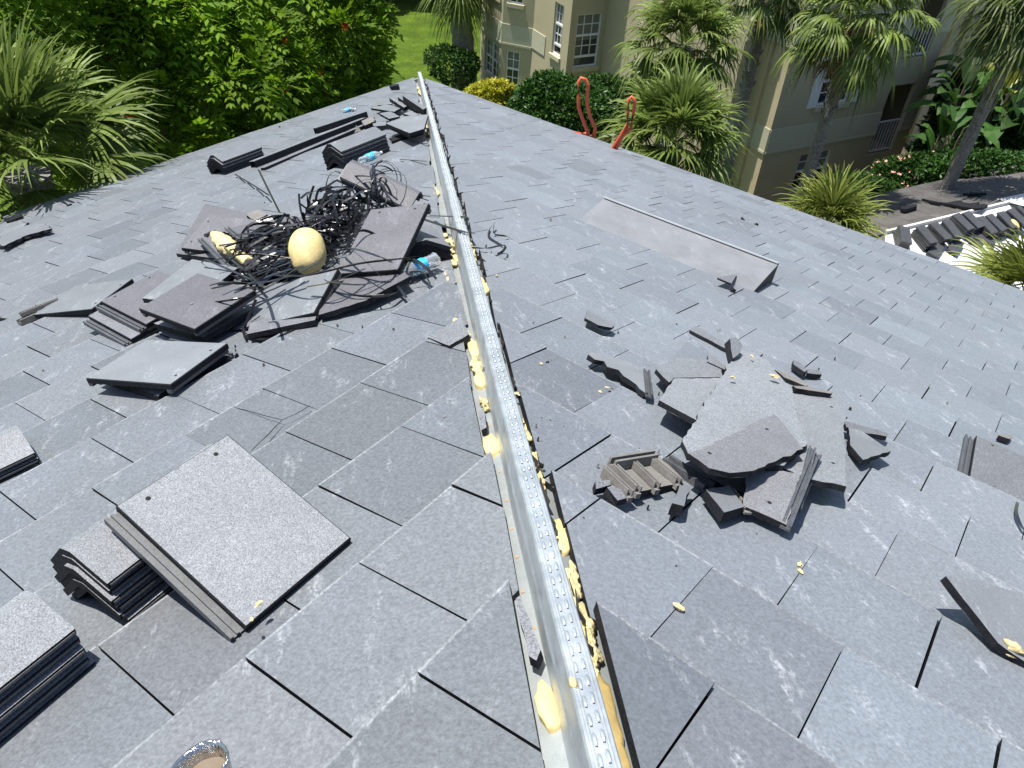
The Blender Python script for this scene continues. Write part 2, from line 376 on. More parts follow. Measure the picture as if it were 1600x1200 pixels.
# foam in the gaps beside the channel (x, y seen, half length along hip, half width, side, kind)
FO = [(712, 478, .09, .024, 'L', 0), (714, 500, .05, .02, 'L', 0), (737, 540, .07, .018, 'L', 0), (743, 570, .06, .02, 'L', 1), (748, 590, .05, .018, 'L', 0), (764, 690, .055, .020, 'L', 0),
      (851, 1098, .052, .017, 'L', 0), (708, 402, .09, .02, 'L', 1), (679, 296, .14, .022, 'L', 1), (676, 324, .10, .02, 'L', 0), (688, 372, .12, .045, 'L', 1), (700, 383, .10, .03, 'L', 1),
      (757, 442, .10, .022, 'R', 0), (740, 385, .20, .018, 'R', 1), (832, 662, .06, .022, 'R', 0), (828, 690, .06, .02, 'R', 1), (838, 720, .07, .018, 'R', 1), (878, 828, .062, .034, 'R', 0), (898, 900, .06, .020, 'R', 1),
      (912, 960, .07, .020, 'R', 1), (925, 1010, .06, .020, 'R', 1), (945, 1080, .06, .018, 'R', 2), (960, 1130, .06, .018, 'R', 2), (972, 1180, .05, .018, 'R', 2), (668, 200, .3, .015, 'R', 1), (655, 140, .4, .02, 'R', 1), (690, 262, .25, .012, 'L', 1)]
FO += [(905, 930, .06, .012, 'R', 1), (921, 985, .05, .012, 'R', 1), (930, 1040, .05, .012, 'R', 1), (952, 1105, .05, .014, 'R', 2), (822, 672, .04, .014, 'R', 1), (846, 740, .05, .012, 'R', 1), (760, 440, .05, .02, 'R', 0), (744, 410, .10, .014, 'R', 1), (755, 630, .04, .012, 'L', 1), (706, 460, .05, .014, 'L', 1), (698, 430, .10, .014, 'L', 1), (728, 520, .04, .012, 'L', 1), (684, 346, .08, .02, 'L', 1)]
for i, (x, y, a, b, sd, kd) in enumerate(FO):
    c = on(sd, x, y, -.012)+(XH*-.004-N_[sd]*.008 if sd == 'R' else XH*.003-N_[sd]*.004); mb = MB()
    if kd == 1:
        rg = random.Random(i)
        for q in range(9):
            blob(mb, c+HD*rg.uniform(-a, a)*.9+XH*rg.uniform(-b, b)*.6-HN*.006, HD*a*.30, XH*b*.5, HN*.012, i*31+q, 6, .5)
    else:
        n_ = N_[sd]; rg = random.Random(i+50); c2 = c+n_*.002; o_ = []
        for j in range(14):
            f = 6.2832*j/14; k = 1+rg.uniform(-.16, .16); o_.append(c2+HD*a*k*math.copysign(abs(math.cos(f))**.8, math.cos(f))+XH*b*k*1.05*math.sin(f))
        rows = [[p-n_*.03 for p in o_], [p-n_*.002 for p in o_], [c2+(p-c2)*.93+n_*.003 for p in o_], [c2+(p-c2)*.6+n_*.006 for p in o_], [c2+(p-c2)*.1+n_*.007 for p in o_]]
        rows = [[p-n_*.005 for p in r_] for r_ in rows]; mb.grid(rows, 0, rg.random(), closed=True); mb.poly(rows[-1])
    mb.build('foam_bead', M[('foam', 'foamcut', 'foamshade')[kd]], house, smooth=True)
c = hp(.03, -.004, ch); c = hitp(895, 1067, HN*ch, HN); mb = MB(); blob(mb, c, HD*.011, XH*.0065, HN*.006, 5, 8, .1); mb.build('foam_bead', M['foam'], hipc, smooth=True)
# black torn edges of underlayment standing beside the channel
mb = MB(); rg = random.Random(9); t = .2
while t < T1-.1:
    x = .062+rg.uniform(-.008, .012); l = rg.uniform(.03, .14); c = slope('R', CP*t/HL, t/HL, 0)+XH*x-HN*.02
    mb.ribbon([c, c+HD*l*.3+XH*rg.uniform(-.01, .01), c+HD*l], [rg.uniform(.01, .03), rg.uniform(.01, .035), .004], XH+HN*rg.uniform(-.3, .5), th=.001)
    if rg.random() < .25:
        mb.ribbon([c, c+HN*rg.uniform(.02, .05)+HD*.01, c+HN*rg.uniform(.03, .07)+XH*.015], [.02, .014, .005], HD, th=.001)
    t += rg.uniform(.06, .25)
mb.build('torn_underlayment', M['under'], house)

# off-ridge vent: low wedge of painted sheet metal
A = on('R', 903, 345, .004); B = on('R', 1175, 458, .004)
ht = .125; C_ = on('R', 1217, 412, ht); D = on('R', 945, 309, ht)
mb = MB(); n = N_['R']; fd = D_['R']*.012
mb.prism([A, B, C_, D], [A-n*.003, B-n*.003, C_-n*.003, D-n*.003], 0, 0, 0)
mb.box(D+n*.001, C_-D, -fd*1.9, n*.007, 1); mb.box(D+fd*.1, C_-D, fd*.4, -n*.02, 1)
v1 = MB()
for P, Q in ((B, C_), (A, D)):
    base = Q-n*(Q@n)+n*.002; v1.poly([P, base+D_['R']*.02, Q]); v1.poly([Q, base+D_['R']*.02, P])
vt = mb.build('roof_vent', [M['vent'], M['ventlip']], house); v1.build('vent_end', M['dark_tile'], vt)  # near-black vent ends: the shade on them is put into the colour
# crack lines in one tile
def crackline(pts, w=.002):
    mb = MB(); P = [on('L', x, y, .0085) for x, y in pts]; mb.ribbon(P, [w*(.6+.6*((i*7) % 3)/2) for i in range(len(P))], N_['L'], th=.0006); mb.build('crack', M['hole'], house)
crackline([(363, 636), (385, 641), (412, 649), (441, 656), (462, 647), (484, 634)]); crackline([(441, 656), (430, 667), (418, 680), (405, 692), (394, 703)], .003)

# ---------------------------------------------------------------- loose tiles
def tile_geo(rail=True, holes=True, ribs=True, w=.305, l=.42, th=.022):
    # local: x across (0 = rail side), y from butt (0) to head (l), z top = 0
    top = MB(); P = lambda x, y, z: np.array([x, y, z]); b = .003
    ring = lambda i, z: [P(i, i, z), P(w-i, i, z), P(w-i, l-i, z), P(i, l-i, z)]
    top.poly(ring(b, 0), 0); top.grid([ring(0, -b), ring(b, 0)], 1, closed=True); top.grid([ring(0, -th), ring(0, -b)], 1, closed=True)
    top.poly(ring(0, -th)[::-1], 2)
    out = [('slab', top, 3)]
    if rail:
        r = MB(); r.box(P(-.034, .006, -th-.006), P(.034, 0, 0), P(0, l-.012, 0), P(0, 0, .010)); r.box(P(-.034, .006, -th+.004), P(.008, 0, 0), P(0, l-.012, 0), P(0, 0, .010)); r.box(P(-.018, .006, -th+.004), P(.007, 0, 0), P(0, l-.012, 0), P(0, 0, .008))
        out.append(('side_rail', r, 1))
    if ribs:
        r = MB()
        for x in (.06, .13, .20, .27): r.box(P(x, .03, -th-.012), P(.016, 0, 0), P(0, l-.06, 0), P(0, 0, .012))
        r.box(P(0, l-.03, -th-.016), P(w, 0, 0), P(0, .022, 0), P(0, 0, .016)); r.box(P(0, 0, -th-.012), P(w, 0, 0), P(0, .02, 0), P(0, 0, .012))
        out.append(('underside_rib', r, 1))
    if holes:
        for x in (.06, .245):
            r = MB(); r.tube([P(x, l-.03, -.002), P(x, l-.03, .0006)], .0058, 12); out.append(('nail_hole', r, 4))
    return out
def pose(side, corners, hp_, w=.305, l=.42, sig_h=.012, sig_p=3.0):
    """rigid pose of a tile whose corners (headL, headR, buttR, buttL) are seen at these places"""
    loc = np.array([(0, l, 0), (w, l, 0), (w, 0, 0), (0, 0, 0)], float); n = N_[side]
    a_, b_, c_ = (on(side, *corners[i], hp_[i]) for i in (0, 1, 2))
    if np.cross(c_-b_, a_-b_)@n > 0: corners = [corners[i] for i in (1, 0, 3, 2)]; hp_ = [hp_[i] for i in (1, 0, 3, 2)]   # seen in mirror order
    idx = [i for i, c in enumerate(corners) if c]; tg = np.array([on(side, *corners[i], hp_[i]) for i in idx]); ll = loc[idx]
    # initial fit (Kabsch)
    cm, tm = ll.mean(0), tg.mean(0); Uu, _, Vt = np.linalg.svd((ll-cm).T@(tg-tm)); dd = np.sign(np.linalg.det(Vt.T@Uu.T)); Rm = Vt.T@np.diag([1, 1, dd])@Uu.T
    if (Rm@np.array([0, 0, 1.]))@n < 0:
        Rm = Rm@np.diag([1, 1, 1])
    t = tm-Rm@cm
    def rotv(w_):
        th = np.linalg.norm(w_)
        if th < 1e-12: return np.eye(3)
        k = w_/th; K = np.array([[0, -k[2], k[1]], [k[2], 0, -k[0]], [-k[1], k[0], 0]]); return np.eye(3)+math.sin(th)*K+(1-math.cos(th))*K@K
    def res(Rm, t):
        P = loc@Rm.T+t; r = []
        for i in idx: r += list((px(P[i])-np.array(corners[i]))/sig_p)
        for i in range(4):
            h = P[i]@n; r.append((h-hp_[i])/sig_h)
        return np.array(r)
    for it in range(40):
        r0 = res(Rm, t); J = np.zeros((len(r0), 6))
        for k in range(6):
            e = np.zeros(6); e[k] = 1e-5; J[:, k] = (res(rotv(e[:3])@Rm, t+e[3:])-r0)/1e-5
        st = np.linalg.solve(J.T@J+1e-6*np.eye(6), -J.T@r0); Rm = rotv(st[:3])@Rm; t = t+st[3:]
    return Rm, t, np.abs(res(Rm, t)[:2*len(idx)]).max()*sig_p
def place(parts, name, label, Rm, t, mtop, cat='roof tile', group=None, rnd=None):
    rnd = random.random() if rnd is None else rnd
    root = None
    for nm, mb, mi in parts:
        mb.v = [tuple(Rm@np.array(v)+t) for v in mb.v]; mb.r = [rnd]*len(mb.f)
        mats = {1: [M['rail']], 4: [M['hole']]}.get(mi)
        if root is None:
            ctr = np.array(mb.v).mean(0); root = empty(name, ctr, label, cat, group)
        if mi == 3: mb.build(nm, [mtop, M['side'], M['raw']], root)
        else: mb.build(nm, mats, root)
    return root
LG = 'loose roof tiles lying on the roof'
def full(side, corners, h, label, mt='fresh2', rail=True, group=LG, holes=True, sig_p=3.0):
    Rm, t, e = pose(side, corners, h, sig_p=sig_p); print('POSE %.1fpx' % e, label[:40])
    return place(tile_geo(rail, holes), 'roof_tile', label, Rm, t, M[mt], group=group)
def frag(side, pts, h, label, mt='fresh2', th=.022, name='tile_fragment', jag=.006, tf=None, group='broken tile fragments on the roof', holes=(), und='raw', seed=None, cat='tile fragment', sidem='side'):
    """slab whose top outline is seen at pts; h = one height, or one per point"""
    if tf: pts = [(tf[0]+x*tf[2], tf[1]+y*tf[2]) for x, y in pts]; holes = [(tf[0]+x*tf[2], tf[1]+y*tf[2]) for x, y in holes]
    hs = list(h) if hasattr(h, '__len__') else [h]*len(pts)
    P = np.array([on(side, x, y, k) for (x, y), k in zip(pts, hs)]); c = P.mean(0); U, S_, Vt = np.linalg.svd(P-c); n = Vt[2]
    if n@N_[side] < 0: n = -n
    if n@N_[side] < .4: n = N_[side]
    P = [hitp(x, y, c, n) for x, y in pts]
    rg = random.Random(seed if seed is not None else label); Q = []
    for i in range(len(P)):
        a, b = P[i], P[(i+1) % len(P)]; L_ = np.linalg.norm(b-a); k = max(1, int(L_/.028)) if jag else 1; Q.append(a)
        d = np.cross(n, (b-a)/max(L_, 1e-6))
        for j in range(1, k): Q.append(a+(b-a)*j/k+d*rg.uniform(-jag, jag))
    ar = sum(np.cross(Q[i]-c, Q[(i+1) % len(Q)]-c)@n for i in range(len(Q)))
    if ar < 0: Q = Q[::-1]
    mb = MB(); bot = [q-n*th+np.array([rg.uniform(-1, 1)*jag*.6 for _ in range(3)]) for q in Q]
    mb.prism(Q, bot, 0, 1, 2, rg.random())
    root = mb.build(name, [M[mt], M[sidem], M[und]]); tag(root, label, cat, group)
    for x, y in holes:
        q = hitp(x, y, c, n); r = MB(); r.tube([q-n*.002, q+n*.0006], .006, 10); r.build('nail_hole', M['hole'], root)
    return root
def stick(side, a, b, h, wd_, label=None, mt='rail', name='tile_rail', parent=None, group='broken tile fragments on the roof', th=None, cat='tile fragment'):
    th = th or wd_*.6; ha, hb = h if hasattr(h, '__len__') else (h, h)
    P, Q = on(side, *a, ha), on(side, *b, hb); n = N_[side]; d = Q-P; x = np.cross(n, d); x = x/np.linalg.norm(x); mb = MB()
    dd = d/np.linalg.norm(d)
    mb.box(P-x*wd_/2-n*th, d, x*wd_, n*th*.45); mb.box(P-x*wd_/2-n*th*.6, d-dd*.01, x*wd_*.28, n*th*.6); mb.box(P+x*wd_*.22-n*th*.6, d-dd*.004, x*wd_*.28, n*th*.6)
    o = mb.build(name, M[mt], parent)
    if label: tag(o, label, cat, group)
    return o

# ridge caps --------------------------------------------------------------
CAPP = [(-.118, -.062), (-.020, 0), (.020, 0), (.118, -.062)]
def cap_geo(l=.42, th=.019, taper=.0):
    mb = MB(); P = lambda x, y, z: np.array([x, y, z])
    o = CAPP; i = [(-.110, -.062-th*.9), (-.016, -th-.002), (.016, -th-.002), (.110, -.062-th*.9)]
    for a in range(3):
        (x0, z0), (x1, z1) = o[a], o[a+1]; b = .0
        mb.quad(P(x0, 0, z0), P(x1, 0, z1), P(x1, l, z1), P(x0, l, z0), 0)
        (u0, w0), (u1, w1) = i[a], i[a+1]
        mb.quad(P(u0, l, w0), P(u1, l, w1), P(u1, 0, w1), P(u0, 0, w0), 2)
        for y, fl in ((0, 0), (l, 1)):
            q = [P(x0, y, z0), P(x1, y, z1), P(u1, y, w1), P(u0, y, w0)]; mb.poly(q[::-1] if not fl else q, 1)
    for a in (0, 3):
        x, z = o[a]; u, w = i[a]; q = [P(x, 0, z), P(x, l, z), P(u, l, w), P(u, 0, w)]; mb.poly(q if a == 3 else q[::-1], 1)
        lip = MB()
    return mb
def cap_stack(side, p0, p1, n, base, where, mt='fresh2', step=.021, l=.42, group='ridge cap tiles stacked on the roof', jit=.004, seed=1, hh=None):
    """caps whose ridge line runs from p0 to p1 (seen, topmost cap), nested downwards"""
    rg = random.Random(seed); top = base+.062+.012+(n-1)*step
    P, Q = (on(side, *p0, top), on(side, *p1, top)) if not hh else (on(side, *p0, hh[0]), on(side, *p1, hh[1])); y = Q-P
    if hh: l = np.linalg.norm(y); print('cap length', l)
    ln = np.linalg.norm(y); y = y/ln; nn = N_[side]; x = np.cross(y, nn); x /= np.linalg.norm(x); z = np.cross(x, y)
    if hh: nn = z
    order = ['top', 'second', 'third', 'fourth', 'fifth', 'sixth']
    for k in range(n):
        mb = cap_geo(l); Rm = np.array([x, y, z]).T; dx, dy = rg.uniform(-jit, jit), rg.uniform(-jit, jit)*2; t = P-nn*step*k+x*dx+y*dy; r = rg.random()
        mb.v = [tuple(Rm@np.array(v)+t) for v in mb.v]; mb.r = [r]*len(mb.f)
        o = mb.build('ridge_cap', [M[mt if k == 0 else 'fresh2'], M['side'], M['side']])
        lab = ('bottom ridge cap' if k == n-1 else order[k]+(' ridge cap' if k == 0 else ' ridge cap down'))+' in '+where
        tag(o, lab, 'ridge cap', group)
        # worn lips along the lower edges
        lp = MB()
        for sx, (xx, zz) in ((-1, CAPP[0]), (1, CAPP[3])):
            lp.box(np.array([xx-.003, .004, zz-.010]), np.array([.006, 0, 0]), np.array([0, l-.008, 0]), np.array([0, 0, .005]))
        lp.v = [tuple(Rm@np.array(v)+t) for v in lp.v]; lp.build('edge_lip', M['rail'], o)

# ---- left slope: foreground
full('L', [(178, 785), (352, 675), (553, 840), (385, 985)], [.165, .12, .045, .03], 'large granular grey roof tile leaning on the front stack of ridge caps', 'fresh', sig_p=2)
cap_stack('L', (95, 862), (165, 813), 6, .0, 'the stack half covered by the leaning granular tile', 'fresh', seed=2, step=.021)
cap_stack('L', (47, 924), (-50, 994), 5, .0, 'the stack at the lower left photo edge', 'fresh', seed=3, step=.024)
cap_stack('L', (24, 668), (-60, 706), 2, .0, 'the low pair at the middle left photo edge', 'fresh', seed=4, step=.022)
# tile with another beneath it
full('L', [(350, 560), (250, 620), (150, 585), (250, 530)], [.04, .03, .03, .03], 'smooth tile turned askew underneath the tile with white chalk marks', 'smooth', rail=True)
full('L', [(355, 540), (268, 603), (135, 588), (225, 527)], [.085, .085, .065, .065], 'smooth grey tile with white chalk marks lying in front of the tile pile', 'smooth', rail=False)
# pile left of the strapping
full('L', [(205, 434), (145, 487), (52, 494), (118, 440)], [.06, .06, .035, .035], 'pale smooth tile at the left end of the tile pile', 'smooth', rail=False)
full('L', [(140, 490), (225, 440), (290, 480), (212, 535)], [.07, .07, .05, .05], 'lowest tile of the pile with its ribbed side rail showing', 'fresh2')
full('L', [(163, 466), (240, 418), (312, 460), (235, 512)], [.11, .11, .09, .09], 'purplish tile with a rail above the lowest tile of the pile', 'dusk')
frag('L', [(222, 466), (300, 405), (372, 418), (300, 475)], [.135, .13, .14, .14], 'pale tile half slid out from under the top tile of the pile', 'smooth', jag=.001)
full('L', [(223, 481), (308, 423), (383, 460), (314, 516)], [.165, .165, .14, .14], 'granular grey tile on top of the left pile', 'dusk', rail=False, holes=False)
frag('L', [(240, 505), (318, 527), (392, 484), (330, 470)], [.05, .05, .06, .06], 'dark tile on edge beneath the top tile of the left pile', 'fresh2', jag=.002)
stick('L', (30, 489), (92, 465), .05, .035, 'pale broken tile rail farthest left of the pile', 'raw', cat='tile fragment')
stick('L', (28, 500), (60, 486), .025, .05, 'short broken tile rail end below the pale rail', 'raw')
# under the strapping
full('L', [(274, 388), (316, 310), (441, 338), (388, 420)], [.075, .075, .085, .09], 'purplish tile with two nail holes left of the black strapping', 'dusk', rail=False)
frag('L', [(275, 396), (372, 408), (440, 345), (320, 318)], .045, 'tile directly under the purplish tile with two nail holes', 'dusk', jag=.001)
frag('L', [(322, 366), (352, 352), (440, 336), (520, 345), (420, 400), (352, 362)], .115, 'broken tile piece between the strapping and the left tile', 'dusk')
frag('L', [(384, 335), (402, 327), (418, 335), (398, 345)], .125, 'small brown backed tile chip behind the strapping', 'raw', jag=.004)
full('L', [(401, 452), (385, 513), (489, 493), (505, 430)], [.09, .075, .075, .10], 'shiny scratched tile in front of the yellow foam lump', 'smooth', rail=False)
frag('L', [(386, 522), (402, 470), (510, 440), (492, 500)], .035, 'thin dark tile under the shiny scratched tile', 'fresh2', jag=.001)
full('L', [(663, 313), (585, 309), (518, 440), (630, 425)], [.20, .18, .11, .13], 'large tile with a nail hole right of the strapping', 'dusk', rail=False)
frag('L', [(505, 432), (600, 400), (640, 432), (570, 470), (498, 492)], [.07, .07, .07, .04, .04], 'tile half under the strapping beside the shiny tile', 'dusk', jag=.003)
cap_stack('L', (548, 250), (655, 300), 2, .03, 'the leaning pair behind the strapping', 'dusk', seed=6, step=.022, hh=(.33, .10))
cap_stack('L', (659, 376), (634, 345), 3, .0, 'the end on stack by the blue labelled bottle', 'fresh2', seed=7, step=.022)
# farther up: two stacks
cap_stack('L', (330, 243), (394, 220), 5, .0, 'the far left stack near the green palm', 'smooth', seed=8, step=.024, l=.45)
cap_stack('L', (514, 225), (580, 200), 6, .0, 'the stack with a crushed bottle against it', 'smooth', seed=9, step=.024, l=.47)
Z3 = (280, 130, .25)
def bar(side, a, b, h, w_, hh, label, mt='fresh2', cat='trim strip', name='metal_trim', group='long strips lying on the left slope'):
    P, Q = on(side, *a, h), on(side, *b, h); n = N_[side]; d = Q-P; x = np.cross(n, d); x /= np.linalg.norm(x); mb = MB()
    mb.box(P-x*w_/2-n*.004, d, x*w_, n*.004, 0); mb.box(P-x*w_/2-n*hh, d, x*.004, n*(hh-.004), 1); mb.box(P+x*(w_/2-.004)-n*hh, d, x*.004, n*(hh-.004), 1)
    tag(mb.build(name, [M[mt], M['side']]), label, cat, group)
bar('L', (393, 252), (568, 184), .06, .07, .055, 'longest dark metal strip reaching from the far left cap stack', 'smooth')
bar('L', (410, 262), (575, 192), .03, .05, .03, 'dark strip lying just below the longest metal strip', 'fresh2')
bar('L', (491, 200), (571, 174), .07, .05, .06, 'short dark metal strip beside the crushed bottle near the eave', 'smooth')
bar('L', (448, 236), (550, 202), .01, .012, .008, 'thin rod lying flat in front of the long strips', 'side')
def zf(pts, h, label, mt='smooth', th=.022, **k): return frag('L', pts, h, label, mt, th, tf=Z3, group='tile pieces heaped near the far corner of the roof', **k)
zf([(1197, 155), (1290, 133), (1400, 146), (1345, 178)], .06, 'flat tile at the back left of the far heap', jag=.002)
zf([(1228, 95), (1320, 92), (1330, 130), (1240, 138)], [.06, .06, .03, .03], 'tile lying behind the far heap nearest the eave', jag=.002)
zf([(1250, 188), (1320, 176), (1378, 208), (1310, 222)], .08, 'small flat tile piece in the middle of the far heap', jag=.003)
zf([(1290, 250), (1420, 205), (1556, 195), (1530, 285), (1440, 312)], [.13, .13, .11, .09, .11], 'large tile with a clipped corner nearest the steel strip in the far heap', jag=.001)
zf([(1300, 268), (1420, 225), (1530, 230), (1525, 305), (1440, 330)], [.09, .09, .08, .07, .07], 'tile under the large clipped tile of the far heap', jag=.001)
zf([(1210, 252), (1290, 238), (1305, 262), (1215, 270)], .05, 'narrow tile piece left of the large clipped tile')
zf([(1105, 262), (1140, 300), (1095, 312)], [.09, .03, .03], 'pale triangular shard standing before the far heap', 'raw')
zf([(1140, 235), (1215, 205), (1225, 235), (1160, 265)], .05, 'pale broken underside piece in the far heap', 'raw', jag=.01)
zf([(1310, 345), (1420, 305), (1440, 330), (1330, 362)], .03, 'dark splintered piece in front of the far heap', 'side', jag=.01)
zf([(1395, 78), (1412, 80), (1548, 150), (1525, 165)], [.17, .17, .10, .10], 'upper tile standing on edge against the steel strip', 'fresh2', jag=.002, th=.06)
zf([(1365, 85), (1385, 85), (1500, 150), (1480, 165)], [.14, .14, .08, .08], 'middle tile standing on edge in the far heap', 'fresh2', jag=.002, th=.05)
zf([(1312, 92), (1335, 92), (1430, 140), (1405, 152)], [.13, .13, .08, .08], 'left tile standing on edge in the far heap', 'fresh2', jag=.002, th=.04)
zf([(1400, 190), (1450, 172), (1500, 195), (1450, 205)], .06, 'grey chip between the far heap and the steel strip', jag=.006)
zf([(1312, 12), (1368, 2), (1370, 14), (1320, 22)], .05, 'small dark block near the tip of the roof', 'side', th=.05)
# left edge debris
frag('L', [(-10, 378), (2, 368), (40, 352), (72, 349), (80, 357), (40, 368), (5, 385)], .05, 'long broken tile strip nearest the left edge of the photo', 'smooth', jag=.012)
frag('L', [(-8, 372), (10, 358), (44, 347), (30, 360)], .03, 'narrow tile sliver behind the long broken strip', 'smooth', jag=.008)
frag('L', [(5, 342), (33, 334), (36, 338), (10, 346)], .02, 'dark sliver of tile at the far left eave', 'side', jag=.004)
SM = [(437, 199, .04), (186, 277, .06), (109, 321, .05), (255, 515, .015), (4, 500, .04), (370, 557, .02), (665, 360, .03), (1257, 298, .05), (1160, 342, .04), (1182, 351, .04)]
for (x, y, s_), lab in zip(SM, ['tiny black chip below the long strips', 'flat dark chip lying on the left eave', 'tiny dark chip alone near the left eave', 'chip of tile in front of the lowest rail', 'dark chip at the left edge beside the pale rail', 'grey chip beside the right corner of the chalk marked tile', 'chip beside the end on cap stack', 'grey curl of debris on the right eave', 'small dark chip above the vent', 'second dark chip above the vent']):
    sd = 'L' if x < 700 else 'R'; c = on(sd, x, y, .008); rg = random.Random(x); pts = []
    mb = MB(); blob(mb, c, E_[sd]*s_*.5, D_[sd]*s_*.32, N_[sd]*.012, x, 4, .5); tag(mb.build('debris_chip', M['side']), lab, 'debris', 'dark chips scattered on the roof')

# ---- right slope: cluster of broken tiles
Q9 = (900, 500, .325)
def rf(pts, h, label, mt='fresh', th=.017, **k):
    k.setdefault('jag', .003); return frag('R', pts, h, label, mt, th, tf=Q9, **k)
def t9(x, y): return (900+.325*x, 500+.325*y)
rf([(58, 165), (75, 152), (200, 185), (335, 240), (368, 340), (335, 352), (262, 290), (228, 268), (205, 240), (150, 225), (135, 198), (90, 190)], [.035]*12, 'long wavy edged tile fragment left of the broken heap', 'smooth', jag=.005)
stick('R', t9(342, 236), t9(355, 358), .045, .022, 'narrow rail standing at the right end of the wavy fragment', 'rail')
stick('R', t9(440, 655), t9(655, 795), .03, .045, 'long rail piece in front of the big granular slab', 'rail')
rf([(548, 48), (575, 28), (745, 125), (735, 145)], .014, 'dark strip of tile lying behind the broken heap', 'fresh2', th=.012)
rf([(470, 185), (550, 78), (640, 150), (625, 210)], .02, 'pale bluish shard at the back of the broken heap', 'tileR')
rf([(385, 235), (480, 180), (640, 190), (700, 235), (705, 275), (470, 278), (448, 300)], .055, 'upper left granular fragment of the broken heap')
rf([(400, 385), (472, 281), (720, 278), (720, 400), (600, 492)], [.085, .08, .08, .08, .095], 'left granular fragment casting a shadow under its corner')
rf([(500, 700), (700, 610), (860, 700), (800, 830), (700, 790)], .015, 'dark fragment buried under the front of the heap', 'fresh2')
rf([(900, 470), (1045, 320), (1280, 365), (1300, 800), (1130, 765), (960, 700)], [.07, .06, .065, .085, .08, .07], 'right hand tile of the heap with two nail holes along its right side', holes=[(1228, 418), (1236, 688)], jag=.004)
rf([(775, 140), (860, 160), (930, 200), (960, 250), (1040, 330), (1060, 450), (1112, 590), (1000, 700), (800, 700), (540, 645), (512, 585), (560, 500), (700, 270)], [.098]*13, 'largest speckled slab in the middle of the broken heap', jag=.005)
rf([(540, 640), (700, 575), (950, 450), (1000, 500), (1092, 620), (905, 705), (820, 728), (740, 735), (640, 712)], [.117, .117, .115, .115, .115, .12, .12, .12, .12], 'fragment with two nail holes lying on the largest slab', 'fresh3', holes=[(918, 525), (642, 640)], jag=.005, th=.016)
rf([(828, 690), (900, 705), (1077, 740), (1012, 985), (803, 893)], [.075, .08, .085, .05, .045], 'front fragment with a nail hole beside three rails', 'fresh3', holes=[(930, 878)])
stick('R', t9(1140, 608), t9(1068, 905), (.12, .05), .020, 'left rail of the three beside the front fragment', 'rail')
stick('R', t9(1152, 640), t9(1012, 985), (.11, .05), .026, 'middle rail of the three beside the front fragment', 'rail')
stick('R', t9(1168, 642), t9(1080, 870), (.10, .05), .020, 'right rail of the three beside the front fragment', 'rail')
# ribbed underside piece
o = rf([(135, 700), (195, 655), (385, 640), (515, 765), (495, 790), (270, 830)], .022, 'overturned fragment showing its ribs', 'raw', jag=.004, th=.018)
for a, b in (((142, 704), (275, 826)), ((190, 690), (315, 808)), ((278, 670), (405, 790)), ((362, 652), (508, 768))):
    stick('R', t9(*a), t9(*b), .045, .015, None, 'raw', 'underside_rib', o, th=.032)
stick('R', t9(180, 668), t9(395, 634), .052, .026, None, 'raw', 'underside_rib', o, th=.034)
rf([(93, 775), (165, 768), (168, 792), (97, 812)], .03, 'small oblong chip left of the overturned fragment', 'fresh2', th=.02)
rf([(150, 805), (175, 795), (215, 815), (245, 855), (200, 868)], .03, 'small broken chip with foam on it', 'fresh2', th=.018, jag=.01)
rf([(498, 795), (552, 795), (520, 895), (462, 880)], .045, 'upright pale chunk in front of the buried fragment', 'smooth', th=.035, und='side')
rf([(625, 815), (735, 795), (808, 898), (712, 925)], .05, 'square chunk at the front of the heap', 'smooth', th=.03)
stick('R', t9(745, 808), t9(835, 915), .045, .022, 'short rail against the square chunk', 'raw')
rf([(1310, 518), (1370, 530), (1515, 630), (1380, 672), (1318, 600)], .05, 'pointed fragment right of the heap', 'smooth', jag=.003)
rf([(1290, 488), (1420, 520), (1503, 545), (1495, 560), (1400, 545), (1300, 515)], .045, 'thin sliver above the pointed fragment', 'fresh2', jag=.005)
rf([(740, 90), (770, 82), (800, 120), (785, 160), (755, 185), (745, 140)], [.15, .15, .14, .12, .11, .13], 'finger shaped shard standing up behind the largest slab', 'fresh2', jag=.004, th=.03)
rf([(635, 172), (655, 168), (725, 225), (715, 238), (632, 200)], .06, 'small dark wedge between the upper fragments', 'fresh2', th=.035)
rf([(955, 238), (1000, 250), (1115, 312), (1105, 318), (1000, 275)], .08, 'thin rail shard behind the right hand tile', 'raw', jag=.003)
rf([(1042, 316), (1100, 318), (1235, 348), (1225, 354), (1060, 328)], .085, 'second thin shard along the back edge of the right hand tile', 'raw', jag=.003)
rf([(1045, 192), (1070, 198), (1113, 240), (1100, 250), (1045, 212)], .04, 'left half of the split chip beyond the heap', 'fresh2', th=.022)
rf([(1115, 235), (1170, 240), (1182, 262), (1113, 255)], .035, 'right half of the split chip beyond the heap', 'fresh2', th=.018)
# single pieces on the right slope
frag('R', [(914, 497), (917, 484), (960, 508), (956, 512), (935, 508)], .03, 'narrow curled tile fragment between the vent and the steel strip', 'smooth', jag=.002, th=.012)
frag('R', [(1121, 434), (1152, 427), (1143, 443)], [.045, .05, .04], 'small triangular fragment lying on the vent', 'fresh2', jag=.001, th=.01)
mb = MB(); c = on('R', 1145, 453, .01); blob(mb, c, E_['R']*.018, D_['R']*.012, N_['R']*.010, 3, 6, .3); tag(mb.build('debris_chip', M['side']), 'round dark chip just below the vent', 'debris', 'dark chips scattered on the roof')
frag('R', [(1560, 680), (1566, 677), (1582, 680), (1577, 686)], .03, 'small curled chip near the right edge of the photo', 'raw', jag=.003, th=.02)
full('R', [(1541, 697), (1650, 728), (1640, 812), (1533, 762)], [.05, .05, .05, .05], 'tile cut off by the right edge of the photo above the foamed one', 'fresh2', rail=True)
